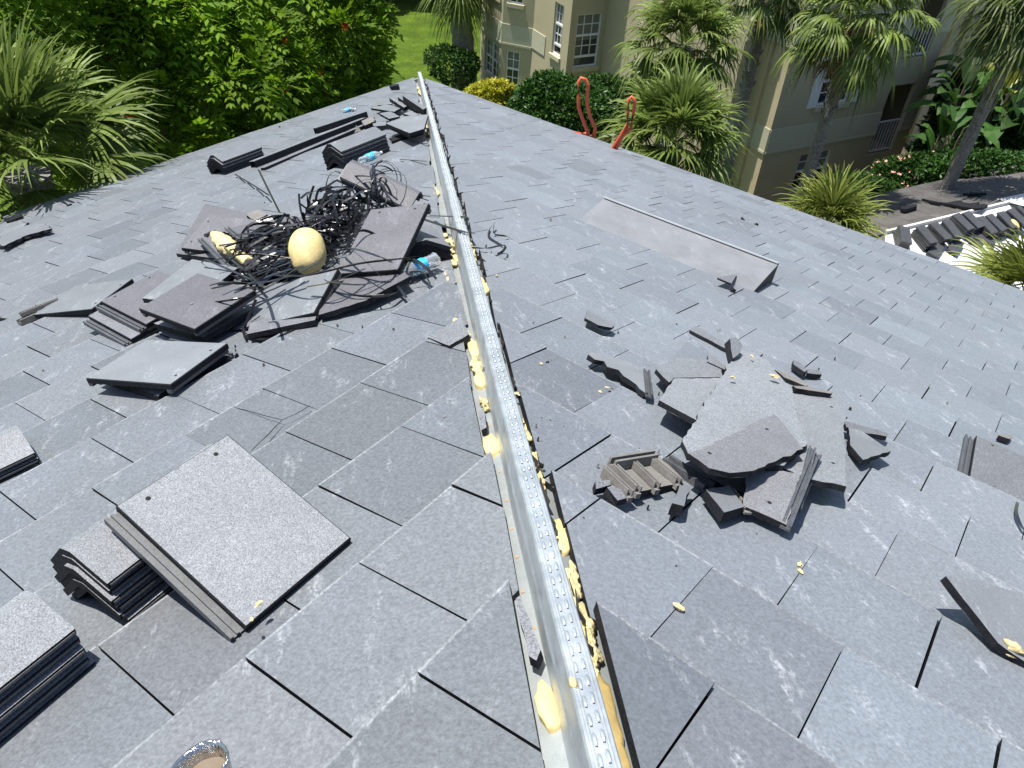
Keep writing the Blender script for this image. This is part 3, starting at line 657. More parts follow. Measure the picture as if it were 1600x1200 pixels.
frag('R', [(1478, 900), (1520, 905), (1700, 955), (1640, 1060), (1577, 1018), (1560, 1005)], [.10, .095, .08, .015, .03, .04], 'tilted pale tile with torn foam at the lower right edge', 'smooth', jag=.002, th=.022)
c = on('R', 1580, 1012, .035); mb = MB(); blob(mb, c, E_['R']*.025, D_['R']*.015, N_['R']*.012, 8, 8, .5); tag(mb.build('foam_lump', M['foamcut'], smooth=True), 'torn yellow foam stuck to the tilted tile at lower right', 'foam', 'foam lumps')
# steel-strip side pieces
frag('L', [(668, 527), (720, 495), (733, 522), (702, 540)], .014, 'small triangular tile cut loose beside the steel strip', 'fresh2', jag=.002)
frag('L', [(806, 935), (813, 930), (845, 1015), (838, 1032), (826, 1025)], .012, 'narrow cut tile sliver against the steel strip in the foreground', 'fresh2', jag=.002)
frag('L', [(748, 640), (756, 640), (760, 668), (752, 672)], .012, 'tiny tile sliver leaning in the gap left of the steel strip', 'fresh2', jag=.002)

# ---- foam lump, crumbs, bottles, cup
mb = MB(); c = on('L', 480, 392, .15); X = RT; Y = np.cross(N_['L'], RT)
_up = unit_(UP*.82-RT*.12+FW*.45); _rt = unit_(RT-_up*(RT@_up)); _dp = np.cross(_rt, _up)
blob(mb, c, _rt*.083, _dp*.078, _up*.116, 4, 26, .03)
tag(mb.build('foam_lump', M['foam'], smooth=True), 'large smooth yellow foam lump sitting on the black strapping', 'foam', 'foam lumps')
mb = MB()
P = [(330, 368), (343, 362), (362, 378), (388, 395), (392, 412), (376, 414), (352, 396)]
a_, b_ = on('L', 334, 366, .13), on('L', 390, 412, .10); d_ = unit_(b_-a_); s_ = np.cross(d_, N_['L']); rows = []; rg = random.Random(12)
for i in range(22):
    t = i/21; w_ = .012+.036*math.sin(min(1, t*1.3+.12)*2.6)*rg.uniform(.75, 1.15); c_ = a_+(b_-a_)*t+s_*rg.uniform(-.006, .006)
    rows.append([c_+s_*w_*math.cos(f)*rg.uniform(.8, 1.15)+N_['L']*w_*.8*math.sin(f)*rg.uniform(.7, 1.2) for f in [6.283*j/12 for j in range(12)]])
mb.grid(rows, 0, .5, closed=True)
mb.poly(rows[0]); mb.poly(rows[-1][::-1])
tag(mb.build('foam_lump', M['foamcut'], smooth=True), 'long torn foam strip between two rails left of the strapping', 'foam', 'foam lumps')
for a, b, l_ in (((312, 372), (372, 432), 'outer rail left of the torn foam strip'), ((348, 350), (410, 400), 'inner rail right of the torn foam strip'), ((320, 366), (350, 352), 'short cross piece above the torn foam strip')):
    stick('L', a, b, .125, .025, l_, 'rail')
CR = [(949, 606, 1, 'foam crumb between the wavy fragment and the dark cut tile'), (938, 612, .7, 'smallest foam crumb beside the wavy fragment'), (1061, 948, 1.3, 'long foam crumb alone on the right slope in the foreground'), (1003, 820, .7, 'foam crumb in front of the overturned ribbed fragment'), (1175, 556, .8, 'foam crumb at the top of the largest broken slab'), (1145, 589, 1., 'foam crumb at the left of the largest broken slab'),
      (1211, 588, 1.6, 'big foam crumb at the right of the largest broken slab'), (893, 430, .5, 'foam crumb below the left end of the vent'), (811, 336, .8, 'foam crumb farthest right near the curled straps'), (773, 337, .8, 'foam crumb above the curled straps'), (792, 405, .6, 'foam crumb right below the bent strap end'), (776, 430, .8, 'foam crumb beside the notch in the cut tiles'),
      (872, 642, .8, 'foam crumb beside the pale scuffed tile right of the steel strip'), (846, 568, .7, 'foam crumb on the dark cut tile right of the steel strip'), (808, 615, 1, 'foam crumb lying right against the middle of the steel strip'), (404, 943, .8, 'foam crumb near the lower corner of the large granular tile'), (393, 968, .6, 'foam crumb at the very corner of the large granular tile'), (1250, 882, 1, 'upper foam crumb beside a joint in the right foreground'), (1251, 893, .8, 'lower foam crumb beside a joint in the right foreground'), (949, 288, .8, 'foam crumb above the left end of the vent')]
for i, (x, y, s_, lab) in enumerate(CR):
    sd = 'L' if x < 700 else 'R'; hh = .002
    if (x, y) in ((1175, 556), (1145, 589), (1211, 588)): hh = .118
    if x in (404, 393): hh = .045
    mb = MB(); k = .0075*s_; c = on(sd, x, y, hh+k*.2); rg = random.Random(i); an = rg.uniform(0, 3.14)
    a = E_[sd]*math.cos(an)+D_[sd]*math.sin(an); b = np.cross(N_[sd], a)
    blob(mb, c, a*k*1.4, b*k*.8, N_[sd]*k*.5, i+900, 5, .4); tag(mb.build('foam_crumb', M['foamcut']), 'small yellow '+lab, 'foam crumb', 'foam crumbs scattered on the roof')
def bottle(side, a, b, h, rad, label, crush=.0):
    P, Q = on(side, *a, h), on(side, *b, h); d = Q-P; L_ = np.linalg.norm(d); d /= L_; x = np.cross(d, N_[side]); x /= np.linalg.norm(x); z = np.cross(x, d)
    root = empty('plastic_bottle', P, label, 'bottle', 'crushed water bottles')
    rg = random.Random(int(a[0])); prof = [(0, .2), (.01, .85), (.05, 1), (.10, .93), (.14, 1), (.20, .95), (.26, 1), (.30, .97), (.62, .97), (.66, 1), (.72, .93), (.80, .8), (.88, .5), (.93, .33), (1, .33)]
    def ringp(t, r, m=0): 
        rows = []
        for j in range(16):
            f = 2*math.pi*j/16; q = r*rad*(1+crush*math.sin(f*2+t*9)+crush*.6*math.sin(f*5+t*31)); rows.append(P+d*L_*t+x*q*math.cos(f)+z*q*(1-crush)*math.sin(f))
        return rows
    mb = MB(); mb.grid([ringp(t, r) for t, r in prof], closed=True); mb.build('bottle_body', M['clear'], root, smooth=True)
    mb = MB(); mb.grid([ringp(t, .975*1.012) for t in (.32, .40, .5, .60)], closed=True); mb.build('bottle_label', M['label'], root, smooth=True)
    mb = MB(); rr = [ringp(t, .36) for t in (.955, 1.01)]; mb.grid(rr, closed=True); mb.poly(rr[1]); mb.build('bottle_cap', M['trim'], root)
bottle('L', (684, 404), (622, 430), .05, .034, 'clear crushed bottle with blue label right of the strapping', .10)
bottle('L', (562, 252), (596, 238), .06, .032, 'pale crushed bottle against the ridge cap stack', .14)
bottle('L', (534, 174), (556, 170), .03, .034, 'small white crushed bottle nearest the left eave', .22)
c = on('L', 311, 1196, .085); mb = MB(); n = N_['L']; ex = RT-n*(RT@n); ex /= np.linalg.norm(ex); ey = np.cross(n, ex); rows = []; rg = random.Random(4)
for z, r in ((-.085, .036), (-.04, .04), (-.012, .045), (-.004, .048), (0, .047), (.0005, .043), (-.006, .040), (-.03, .036)):
    rows.append([c+n*(z+.003*math.sin(j*1.9)*(z > -.02))+(ex*math.cos(j*.3927)+ey*math.sin(j*.3927))*r*(1+.05*math.sin(j*2.3+1)) for j in range(16)])
root = empty('foil_cup', c-n*.085, 'crinkled shiny cup of tan paste cut by the bottom edge of the photo', 'cup')
mb.grid(rows, closed=True); mb.build('cup_wall', M['chrome'], root, smooth=True)
mb = MB(); mb.poly([c-n*.028+(ex*math.cos(j*.3927)+ey*math.sin(j*.3927))*.037 for j in range(16)]); mb.build('paste', M['tan'], root)

# ---- black strapping
ST = empty('strapping_heap', on('L', 470, 400, .02), 'tangled heap of black plastic strapping around the yellow foam lump', 'strapping')
def strand(mb, rg, c, ax, ay, az, L_=.5, w_=.012):
    th = rg.uniform(0, 6.28); zz = rg.uniform(-.25, 1)
    p = c+ax*math.cos(th)*rg.uniform(.1, .9)+ay*math.sin(th)*rg.uniform(.1, .9)+az*zz*.6
    d = np.array([rg.gauss(0, 1) for _ in range(3)])+N_['L']*rg.uniform(-.2, .9); d /= np.linalg.norm(d)
    cv = np.array([rg.gauss(0, 1) for _ in range(3)]); cv = cv-d*(cv@d); cv /= np.linalg.norm(cv); k = rg.choice((.5, 1.5, 3, 5, 9))*rg.uniform(.6, 1.3)
    nrm = cv; pts = []; ns = []; n = 16; s_ = L_/n
    for i in range(n+1):
        pts.append(p.copy()); ns.append(nrm.copy()); p = p+d*s_
        d2 = d+nrm*k*s_; d2 /= np.linalg.norm(d2); nrm = nrm-d2*(nrm@d2); nrm /= np.linalg.norm(nrm); d = d2
        tw = rg.gauss(0, .12); b = np.cross(d, nrm); nrm = nrm*math.cos(tw)+b*math.sin(tw)
        # stay close to the heap and above the tiles
        out = p-c; q = np.array([out@ax/(ax@ax), out@ay/(ay@ay), out@az/(az@az)]); r2 = q@q
        if r2 > 1.0:
            p = c+out/math.sqrt(r2); d = d-(out/np.linalg.norm(out))*.5; d /= np.linalg.norm(d)
        h = p@N_['L']
        if h < .03: p = p+N_['L']*(.03-h); d = d-N_['L']*min(0, d@N_['L'])*1.4; d /= np.linalg.norm(d)
    mb.ribbon(pts, w_, ns, 0, rg.random(), th=.0007)
nl = N_['L']; fx = RT-nl*(RT@nl); fx /= np.linalg.norm(fx); fy = np.cross(nl, fx)
rg = random.Random(21)
LOBES = [((470, 395), .09, .17, .14, .08, 75, .013), ((430, 372), .10, .15, .10, .07, 65, .013), ((520, 335), .11, .17, .13, .09, 70, .013), ((578, 305), .12, .13, .10, .09, 30, .011), ((425, 420), .07, .12, .12, .05, 60, .013), ((505, 365), .10, .18, .13, .07, 65, .013), ((395, 388), .12, .10, .10, .05, 40, .012)]
bulk = MB(); cnt = 0
for (p, h, a, b, z, n, w_) in LOBES:
    c = on('L', *p, h)
    for i in range(n):
        L_ = rg.choice((.14, .2, .3, .42))
        if cnt < 60 and i < 12:
            mb = MB(); strand(mb, rg, c, fx*a*1.3, fy*b*1.3, nl*z*1.6, L_*1.2, w_*1.15); mb.build('strap', M['strap'], ST); cnt += 1
        else: strand(bulk, rg, c, fx*a, fy*b, nl*z, L_, w_)
def arc(mb, c, rad, nrm, a0, a1, w_, wob=.1):
    nrm = nrm/np.linalg.norm(nrm); t1 = unit_(np.cross(nrm, [.3, .9, .2])); t2 = np.cross(nrm, t1); pts = []; ns = []
    for i in range(22):
        f = a0+(a1-a0)*i/21; k = rad*(1+wob*math.sin(f*1.7)); d = t1*math.cos(f)+t2*math.sin(f); p = c+d*k+nrm*.02*math.sin(f*2.3)
        h = p@nl
        if h < .02: p = p+nl*(.02-h)
        pts.append(p); ns.append(d)
    mb.ribbon(pts, w_, ns, 0, .5, th=.0007)
for i in range(26):     # open coils toward the ridge caps
    x, y = rg.choice(((590, 300), (575, 310), (555, 320), (600, 290), (530, 330), (520, 345), (545, 300)))
    mb = MB(); arc(mb, on('L', x+rg.uniform(-10, 10), y+rg.uniform(-8, 8), rg.uniform(.10, .2)), rg.uniform(.05, .12), np.array([rg.gauss(0, 1), rg.gauss(0, 1), rg.gauss(0, .5)]), rg.uniform(0, 3), rg.uniform(4, 8), .011); mb.build('strap', M['strap'], ST)
for i in range(70):     # stiff cut lengths fanning out to the left and front
    o = on('L', rg.uniform(395, 450), rg.uniform(365, 440), rg.uniform(.08, .17)); f = rg.uniform(-.6, .9)+3.14; d = fx*math.cos(f)+fy*math.sin(f)*.8+nl*rg.uniform(-.35, .25); d = d/np.linalg.norm(d); l = rg.uniform(.08, .24); bnd = nl*rg.uniform(-.05, .04)
    pts = [o-d*l*.6+d*l*1.6*t+bnd*math.sin(t*3.1) for t in (0, .2, .4, .6, .8, 1)]; pts = [p+nl*max(0, .03-p@nl) for p in pts]
    bulk.ribbon(pts, rg.uniform(.010, .016), unit_(nl+fx*rg.uniform(-.9, .9)+fy*rg.uniform(-.9, .9)), 0, .5, th=.0008)
for i in range(40):     # stiff lengths standing up behind the foam lump
    o = on('L', rg.uniform(470, 560), rg.uniform(330, 385), rg.uniform(.06, .12)); d = unit_(nl*rg.uniform(.3, 1)+fx*rg.gauss(0, .6)+fy*rg.gauss(0, .6)); l = rg.uniform(.08, .17); sd = unit_(np.cross(d, [rg.gauss(0, 1), rg.gauss(0, 1), .1])); k = rg.uniform(-.06, .06)
    bulk.ribbon([o+d*l*t+sd*k*t*t for t in (0, .25, .5, .75, 1)], rg.uniform(.010, .016), unit_(np.cross(d, sd)+sd*rg.uniform(-.5, .5)), 0, .5, th=.0008)
tag(bulk.build('strap_tangle', M['strap'], ST), kind='stuff')
def strapline(pts, hs, side='L', w_=.012, nrm=None, parent=ST, label=None):
    P = [on(side, x, y, h) for (x, y), h in zip(pts, hs)]; C2 = []
    for i in range(len(P)-1):
        p0, p1, p2, p3 = P[max(i-1, 0)], P[i], P[i+1], P[min(i+2, len(P)-1)]
        for k in range(5):
            t = k/5; C2.append(.5*((2*p1)+(-p0+p2)*t+(2*p0-5*p1+4*p2-p3)*t*t+(-p0+3*p1-3*p2+p3)*t**3))
    C2.append(P[-1]); mb = MB(); mb.ribbon(C2, w_, N_[side] if nrm is None else nrm, th=.0008)
    o = mb.build('strap', M['strap'], parent)
    if label: tag(o, label, 'strap', 'loose strapping pieces')
SL = [([(404, 265), (420, 298), (437, 332)], [.30, .22, .14]), ([(367, 272), (400, 292), (420, 305)], [.02, .03, .05]), ([(340, 445), (370, 442), (395, 445)], [.19, .17, .14]), ([(328, 446), (350, 441), (385, 442)], [.17, .17, .14]), ([(337, 472), (365, 468), (392, 463)], [.13, .15, .13]),
      ([(316, 410), (322, 406), (355, 420), (395, 438)], [.16, .18, .15, .12]), ([(318, 412), (340, 428), (360, 430), (390, 440)], [.13, .13, .13, .12]), ([(400, 462), (418, 472), (428, 500)], [.16, .13, .10]), ([(384, 530), (382, 512), (400, 468)], [.01, .03, .12]), ([(384, 526), (430, 528), (490, 495)], [.005, .01, .02]),
      ([(430, 430), (480, 430), (560, 412), (620, 405), (660, 400)], [.16, .18, .17, .13, .06]), ([(510, 400), (545, 388), (590, 400), (612, 410)], [.16, .2, .18, .12]), ([(508, 437), (550, 460), (600, 462), (625, 455)], [.10, .07, .05, .03]), ([(512, 440), (560, 445), (610, 440), (635, 465)], [.1, .1, .06, .02]),
      ([(530, 378), (560, 398), (595, 432)], [.2, .18, .12]), ([(600, 425), (640, 405), (665, 418), (682, 436)], [.08, .09, .08, .03]), ([(640, 425), (660, 425), (672, 443)], [.07, .06, .03]), ([(480, 448), (520, 440), (570, 420)], [.12, .14, .12]), ([(545, 395), (548, 370), (570, 360), (600, 375)], [.14, .2, .2, .14]),
      ([(560, 380), (585, 372), (606, 374), (590, 384)], [.14, .14, .13, .13]), ([(565, 265), (575, 280), (588, 300)], [.25, .22, .18]), ([(583, 258), (583, 275), (584, 300)], [.28, .24, .2]), ([(500, 300), (530, 280), (570, 275), (600, 285), (612, 305)], [.18, .24, .26, .24, .16]), ([(520, 310), (550, 290), (590, 285), (605, 310), (590, 330)], [.17, .2, .23, .18, .13]),
      ([(350, 385), (380, 415), (405, 440)], [.14, .13, .12]), ([(355, 400), (385, 425), (410, 448)], [.15, .13, .12]), ([(470, 310), (485, 300), (500, 315)], [.2, .24, .2])]
for i, (p, h) in enumerate(SL): strapline(p, h, w_=.012 if i % 3 else .016, nrm=(nl if i % 2 else nl*.5+fy*.8))
n_ = N_['R']
strapline([(672, 337), (700, 338), (727, 339), (731, 344), (725, 352)], [.03, .08, .10, .08, .02], 'L', .012, parent=None, label='flat grey strap laid over the steel strip behind the thicker one')
strapline([(657, 341), (690, 352), (720, 361), (741, 365)], [.06, .08, .11, .08], 'L', .016, parent=None, label='thick straight strap crossing the steel strip')
strapline([(735, 386), (760, 388), (780, 384), (790, 384), (786, 392), (778, 397)], [.02, .03, .03, .035, .03, .005], 'R', .012, nrm=n_*.6+D_['R']*.6, parent=None, label='bent strap end pointing right from the steel strip')
strapline([(773, 348), (765, 358), (764, 370), (775, 378), (785, 384)], [.03, .02, .01, .008, .008], 'R', .012, nrm=n_*.5+E_['R'], parent=None, label='curled strap rising right of the steel strip')
strapline([(772, 352), (771, 362), (776, 367), (790, 369), (800, 374)], [.05, .03, .015, .025, .005], 'R', .010, nrm=n_*.5+D_['R'], parent=None, label='short forked strap beside the curled one')
for i, (pp, sd) in enumerate([([(668, 225), (650, 222), (640, 220)], 'L'), ([(666, 252), (640, 250), (625, 249)], 'L'), ([(672, 307), (655, 305), (640, 304)], 'L')]):
    strapline(pp, [.02, .012, .008], sd, .010, parent=None, label=['strap end poking left nearest the far heap', 'strap end poking left in the middle of the far stretch', 'strap end poking left behind the pair of ridge caps'][i])
strapline([(1590, 785), (1588, 800), (1596, 822), (1604, 830)], [.01, .02, .01, .01], 'R', .010, parent=None, label='strap curling out below the tile at the right edge')
# ladder: two handrails above the eave
lad = empty('ladder', on('R', 915, 212, .0), 'red fibreglass ladder leaning at the right eave with two tall handle loops', 'ladder')
def loop(pts, dist, rad, spread, name):
    mb = MB(); P = [polar(x, y, dist) for x, y in pts]; mb.tube(P, rad, 8); o = mb.build(name, M['red'], lad, smooth=True); return o
_p = on('R', 930, 214, .02); dl = math.hypot(*( _p-CAM)[:2])
loop([(928, 216), (930, 200), (921, 180), (917, 160), (919, 135), (915, 124), (908, 122), (904, 128), (904, 150), (904, 168), (910, 185), (919, 209)], dl, .022, 0, 'handle_loop')
_p2 = on('R', 968, 233, .02); dl2 = math.hypot(*(_p2-CAM)[:2])
loop([(962, 234), (972, 214), (986, 200), (990, 175), (992, 158), (987, 151), (982, 156), (981, 175), (980, 196), (970, 212), (957, 232)], dl2, .020, 0, 'handle_loop')
for pts, d_ in (([(897, 208), (930, 216)], dl), ([(897, 214), (926, 218)], dl)):
    mb = MB(); mb.tube([polar(*p, d_) for p in pts], .025, 6); mb.build('ladder_rung', M['red'], lad)
for k in range(-1, 12):
    a = polar(915, 214, dl+.12)+np.array([0, 0, -.12-.3*k]); b = polar(960, 234, dl2+.12)+np.array([0, 0, -.12-.3*k])
    if k >= 0: mb = MB(); mb.tube([a, b], .018, 6); mb.build('ladder_rung', M['red'], lad)
for p in ((915, 214, dl), (960, 234, dl2)):
    a = polar(p[0], p[1], p[2]+.12); mb = MB(); mb.tube([a+np.array([0, 0, .05]), a+np.array([.15, .15, ZG-a[2]+.0])], .035, 6); mb.build('ladder_stile', M['red'], lad)

# ================================================================ surroundings
def unit(v): v = np.asarray(v, float); return v/(np.linalg.norm(v)+1e-12)
def fan(mb, hub, d, up, L_, rg, nseg=30, droop=.5, w_=.035, spread=115, m=0, pet=.4, fold=.25):
    d = unit(d); side = unit(np.cross(d, up)); nn = np.cross(side, d); h2 = hub+d*pet-np.array([0, 0, pet*droop*.25]); r0 = rg.random()
    mb.ribbon([hub, hub+d*pet*.5+nn*.02, h2], [.03, .02, .02], nn, m, r0)
    d3 = unit(d-np.array([0, 0, droop*.35])); nn = unit(np.cross(side, d3))
    for i in range(nseg):
        a = R(-spread+2*spread*i/(nseg-1)+rg.uniform(-3, 3)); sd = d3*math.cos(a)+side*math.sin(a)-nn*abs(math.sin(a))*fold*rg.uniform(.6, 1.4)
        l = L_*(.62+.38*math.cos(a*.8))*rg.uniform(.85, 1.08); dr = droop*rg.uniform(.6, 1.5); pts = []
        for t in (0.0, .3, .55, .78, 1.0):
            pts.append(h2+sd*l*t*(1-.12*dr*t*t)-np.array([0, 0, dr*l*t*t*(.08+.55*t*t)]))
        mb.ribbon(pts, [w_*.35, w_*1.25, w_*.85, w_*.45, .003], unit(nn+side*rg.uniform(-.7, .7)), m, min(1, max(0, r0*.5+rg.random()*.5)))
def palm(label, crown, base, L_, nf, seed, droop=.5, m='palm', rt_=.14, group=None, nseg=30, w_=.035, dead=0, lo=-35, pet=.45, young=False, emax=85, curve=.0):
    rg = random.Random(seed); root = empty('palm_tree', base, label, 'palm tree', group); cb = MB(); crown = np.asarray(crown, float)
    for i in range(nf):
        el = R(lo+(emax-lo)*((i+.5)/nf)**.8); az = i*2.399963+rg.uniform(-.3, .3); d = np.array([math.cos(el)*math.cos(az), math.cos(el)*math.sin(az), math.sin(el)])
        fan(cb, crown+d*.08, d, np.array([0, 0, 1.]), L_*rg.uniform(.8, 1.15), rg, nseg, droop*(1.25-.5*math.sin(max(el, 0))), w_, m=0, pet=pet*rg.uniform(.8, 1.3))
    cb.build('crown', [M[m]], root)
    if dead:
        db = MB()
        for i in range(dead):
            az = rg.uniform(0, 6.28); el = R(rg.uniform(-75, -20)); d = np.array([math.cos(el)*math.cos(az), math.cos(el)*math.sin(az), math.sin(el)])
            if i % 2: fan(db, crown-np.array([0, 0, .15]), d, np.array([0, 0, 1.]), L_*.6, rg, 14, 1.0, .02, pet=pet)
            else:
                for q in range(26):
                    p = crown+d*rg.uniform(.3, L_*.9); e = unit([rg.gauss(0, 1), rg.gauss(0, 1), rg.gauss(-.6, 1)]); db.ribbon([p, p+e*.12, p+e*.2-np.array([0, 0, .05])], .008, unit(np.cross(e, [0, .3, 1])), 0, rg.random())
        db.build('dead_fronds', M['dead'], root)
    tb = MB(); n = 26; base = np.asarray(base, float); top = crown-np.array([0, 0, .05]); pts = []; rad = []
    for i in range(n+1):
        t = i/n; p = base*(1-t)+top*t+np.array([curve*math.sin(t*3.14), 0, 0]); pts.append(p); rad.append(rt_*(1.25-.3*t)*(1+.06*math.sin(i*2.7))*(1.35 if t > .96 else 1))
    tb.tube(pts, rad, 12); 
    if not young:
        for i in range(60):       # old leaf bases high on the trunk
            t = rg.uniform(.72, .99); c = base*(1-t)+top*t; a = rg.uniform(0, 6.28); o = np.array([math.cos(a), math.sin(a), 0])*rt_; tb.ribbon([c+o*.9, c+o*1.35+np.array([0, 0, .12])], [.07, .03], o, th=.012)
    tb.build('trunk', M['bark'], root)
    return root
def leafq(mb, p, d, n, l, w_, r, m=0, bend=.15):
    s_ = np.cross(d, n); a = p+d*l*.45+s_*w_*.5-n*l*.02; b = p+d*l*.45-s_*w_*.5-n*l*.02; mb.quad(p, a, p+d*l-n*l*bend, b, m, r)
def shrub(label, c, rad, n, leaf, m, seed, name='shrub', cat='shrub', group=None, wl=.45, base=None, fl=None, lumps=.25):
    rg = random.Random(seed); c = np.asarray(c, float); zb = c[2]-rad[2] if base is None else base; root = empty(name, (c[0], c[1], zb), label, cat, group); mb = MB(); fb = MB()
    ph = [(unit([rg.gauss(0, 1) for _ in range(3)]), rg.uniform(2.5, 5), rg.uniform(0, 6)) for _ in range(7)]
    for i in range(n):
        u = unit([rg.gauss(0, 1) for _ in range(3)]); u[2] = abs(u[2])*rg.choice((1, 1, 1, -.6)); k = 1+lumps*sum(math.sin(a@u*f+q) for a, f, q in ph)/3
        q = rg.random()**.35; p = c+u*np.array(rad)*k*(.55+.45*q); cl = rg.random()
        for j in range(5):
            d = unit(u*.7+np.array([rg.gauss(0, .6) for _ in range(3)])+np.array([0, 0, .15])); nn = unit(np.cross(d, [rg.gauss(0, 1), rg.gauss(0, 1), .3])); nn = nn if nn[2] > 0 else -nn
            leafq(mb, p, d, nn, leaf*rg.uniform(.7, 1.2), leaf*wl, min(1, max(0, cl*.6+rg.random()*.4)))
        if fl and q > .8 and rg.random() < fl[1]:
            for j in range(7): d = unit([rg.gauss(0, 1), rg.gauss(0, 1), rg.gauss(.6, .6)]); leafq(fb, p+u*leaf*.5, d, unit(np.cross(d, [0, 1, .2])), fl[2], fl[2]*.7, rg.random())
    mb.build('foliage', [M[m]], root); sb = MB()
    for j in range(7):
        e = c+np.array([rg.uniform(-.6, .6)*rad[0], rg.uniform(-.6, .6)*rad[1], rg.uniform(-.1, .5)*rad[2]]); sb.tube([np.array([c[0], c[1], zb]), (c+e)/2*np.array([1, 1, 1])-np.array([0, 0, .1]), e], [.05, .03, .012], 6)
    sb.build('stem', M['wood'], root)
    if fb.f: fb.build('flower', M[fl[0]], root)
    return root

# ---- flowering tree beyond the left eave
LB = [(40, 30, 13, 1.7), (190, 5, 15, 2.0), (150, 120, 12.6, 1.15), (320, 50, 14, 1.5), (320, 150, 12.6, 1.0), (430, 20, 15.5, 1.6), (505, 75, 15, 1.0), (400, 115, 13.6, 1.1), (470, 140, 14.2, .75), (50, 110, 12.4, 1.1), (235, 175, 12.2, .85), (380, -60, 17.5, 2.0), (545, 45, 15.6, .62), (250, 80, 13.2, 1.3), (545, 100, 14.8, .6), (420, 165, 13.2, .6)]
lobes = [(polar(x, y, d), r) for x, y, d, r in LB]
rg = random.Random(5); cc = polar(280, 60, 14.5); tb_ = np.array([cc[0], cc[1], ZG])
tree = empty('flowering_tree', tb_, 'broad bright green leafy tree with orange flowers beyond the left eave', 'tree')
mb = MB(); fb = MB(); nf = 0
def pinnate(mb, p, d, l, r, rg, npair=6):
    up = np.array([0, 0, 1.]); s_ = unit(np.cross(d, up)); nn = unit(np.cross(s_, d))
    for k in range(npair):
        t = .22+.78*k/(npair-1); q = p+d*l*t-np.array([0, 0, .35*l*t*t])
        for sg in (-1, 1):
            dd = unit(s_*sg*.9+d*(.35+.5*t)+nn*rg.uniform(-.25, .15)-up*.15); leafq(mb, q, dd, unit(nn+.35*s_*sg+np.array([rg.gauss(0, .2), rg.gauss(0, .2), 0])), l*.36*(1-.25*abs(t-.5)), l*.155, min(1, max(0, r+rg.uniform(-.2, .2))))
    q = p+d*l-np.array([0, 0, .35*l]); leafq(mb, q, d, nn, l*.33, l*.15, r)
for li, (c, r) in enumerate(lobes):
    n = int(95*r*r) if r > .8 else int(120*r*r)+12
    for i in range(n):
        u = unit([rg.gauss(0, 1), rg.gauss(0, 1), rg.gauss(.25, 1)]); k = 1+.16*math.sin(u[0]*5+li)+.12*math.sin(u[2]*7+u[1]*5+li*2)
        depth = 1 if rg.random() < .72 else rg.uniform(.5, .9); p = c+u*r*k*depth
        if any(np.linalg.norm(p-c2) < r2*.72 for j, (c2, r2) in enumerate(lobes) if j != li): continue
        if u@(CAM-p) < -.45*np.linalg.norm(CAM-p) and rg.random() < .7: continue
        cr = rg.uniform(.1, .9); ll = rg.uniform(.32, .48); m_ = rg.randint(6, 8)
        for j in range(m_):
            az = j*6.283/m_+rg.uniform(-.3, .3); t1 = unit(np.cross(u, [.3, .2, 1])); t2 = np.cross(u, t1)
            d = unit((t1*math.cos(az)+t2*math.sin(az))*.95+u*.45+np.array([0, 0, .2])); pinnate(mb, p, d, ll*rg.uniform(.8, 1.15), cr, rg, 5)
        if depth == 1 and rg.random() < .035 and nf < 40:
            nf += 1
            for j in range(16): d = unit(u+np.array([rg.gauss(0, .8) for _ in range(3)])); leafq(fb, p+u*.12, d, unit(np.cross(d, [0, 1, .2])), .10, .06, rg.random())
            fb.build('flower', M['flower'], tree); fb = MB()
mb.build('crown', M['leaf'], tree)
print('tree faces', len(mb.f))
tb = MB(); tb.tube([tb_, tb_+np.array([0, 0, 3.5]), cc+np.array([0, 0, -2.2])], [.30, .24, .2], 10); tb.build('trunk', M['wood'], tree)
for c, r in lobes:
    tb = MB(); s_ = cc+np.array([0, 0, -2.4]); mid = s_*.45+c*.55+np.array([0, 0, -.25]); tb.tube([s_, mid, c, c+(c-mid)*.35], [.11, .07, .03, .01], 7); tb.build('limb', M['wood'], tree)

# ---- palms
def gnd(c, dx=0, dy=0): return np.array([c[0]+dx, c[1]+dy, ZG])
c = polar(40, 265, 9.3); palm('spiky green fan palm close beyond the left eave', c, gnd(c, -.3, .3), 1.0, 42, 31, .32, 'palm', .17, nseg=36, w_=.042, lo=-25, pet=.65)
c = polar(1068, 70, 15.5); palm('shaggy fan palm in front of the middle of the building with a skirt of fronds', c, gnd(c, -.2, .1), .66, 60, 32, .62, 'palm', .15, dead=22, lo=-60, nseg=24, w_=.05, pet=.6)
c = polar(1050, 222, 12.2); palm('young green fan palm behind the two red ladder loops', c, gnd(c), .82, 44, 33, .42, 'palm', .14, nseg=30, w_=.042, lo=-25, pet=.5)
c = polar(1345, 18, 17.5); palm('tall fan palm whose thin trunk crosses the shuttered window', c, gnd(polar(1243, 330, 17.6)), .68, 62, 34, .68, 'palm', .115, dead=26, lo=-55, nseg=24, w_=.055, pet=.75)
c = polar(1205, -22, 18.5); palm('fan palm left of the tall one with its trunk before the narrow wall facets', c, gnd(polar(1120, 330, 18.4)), .70, 34, 35, .6, 'palmd', .12, dead=8, lo=-50, nseg=26, w_=.045, pet=.5)
c = polar(1618, -5, 19); palm('dark fan palm at the upper right corner with a slanting grey trunk', c, gnd(polar(1470, 300, 19.2)), .95, 40, 36, .7, 'palmd', .125, lo=-60, nseg=28, w_=.045, pet=.6)
c = polar(1292, 352, 12.4); palm('small grassy palm tuft behind the right eave below the building', c, gnd(c), .75, 34, 37, .35, 'palmy', .10, young=True, nseg=24, w_=.028, lo=-10, pet=.3)
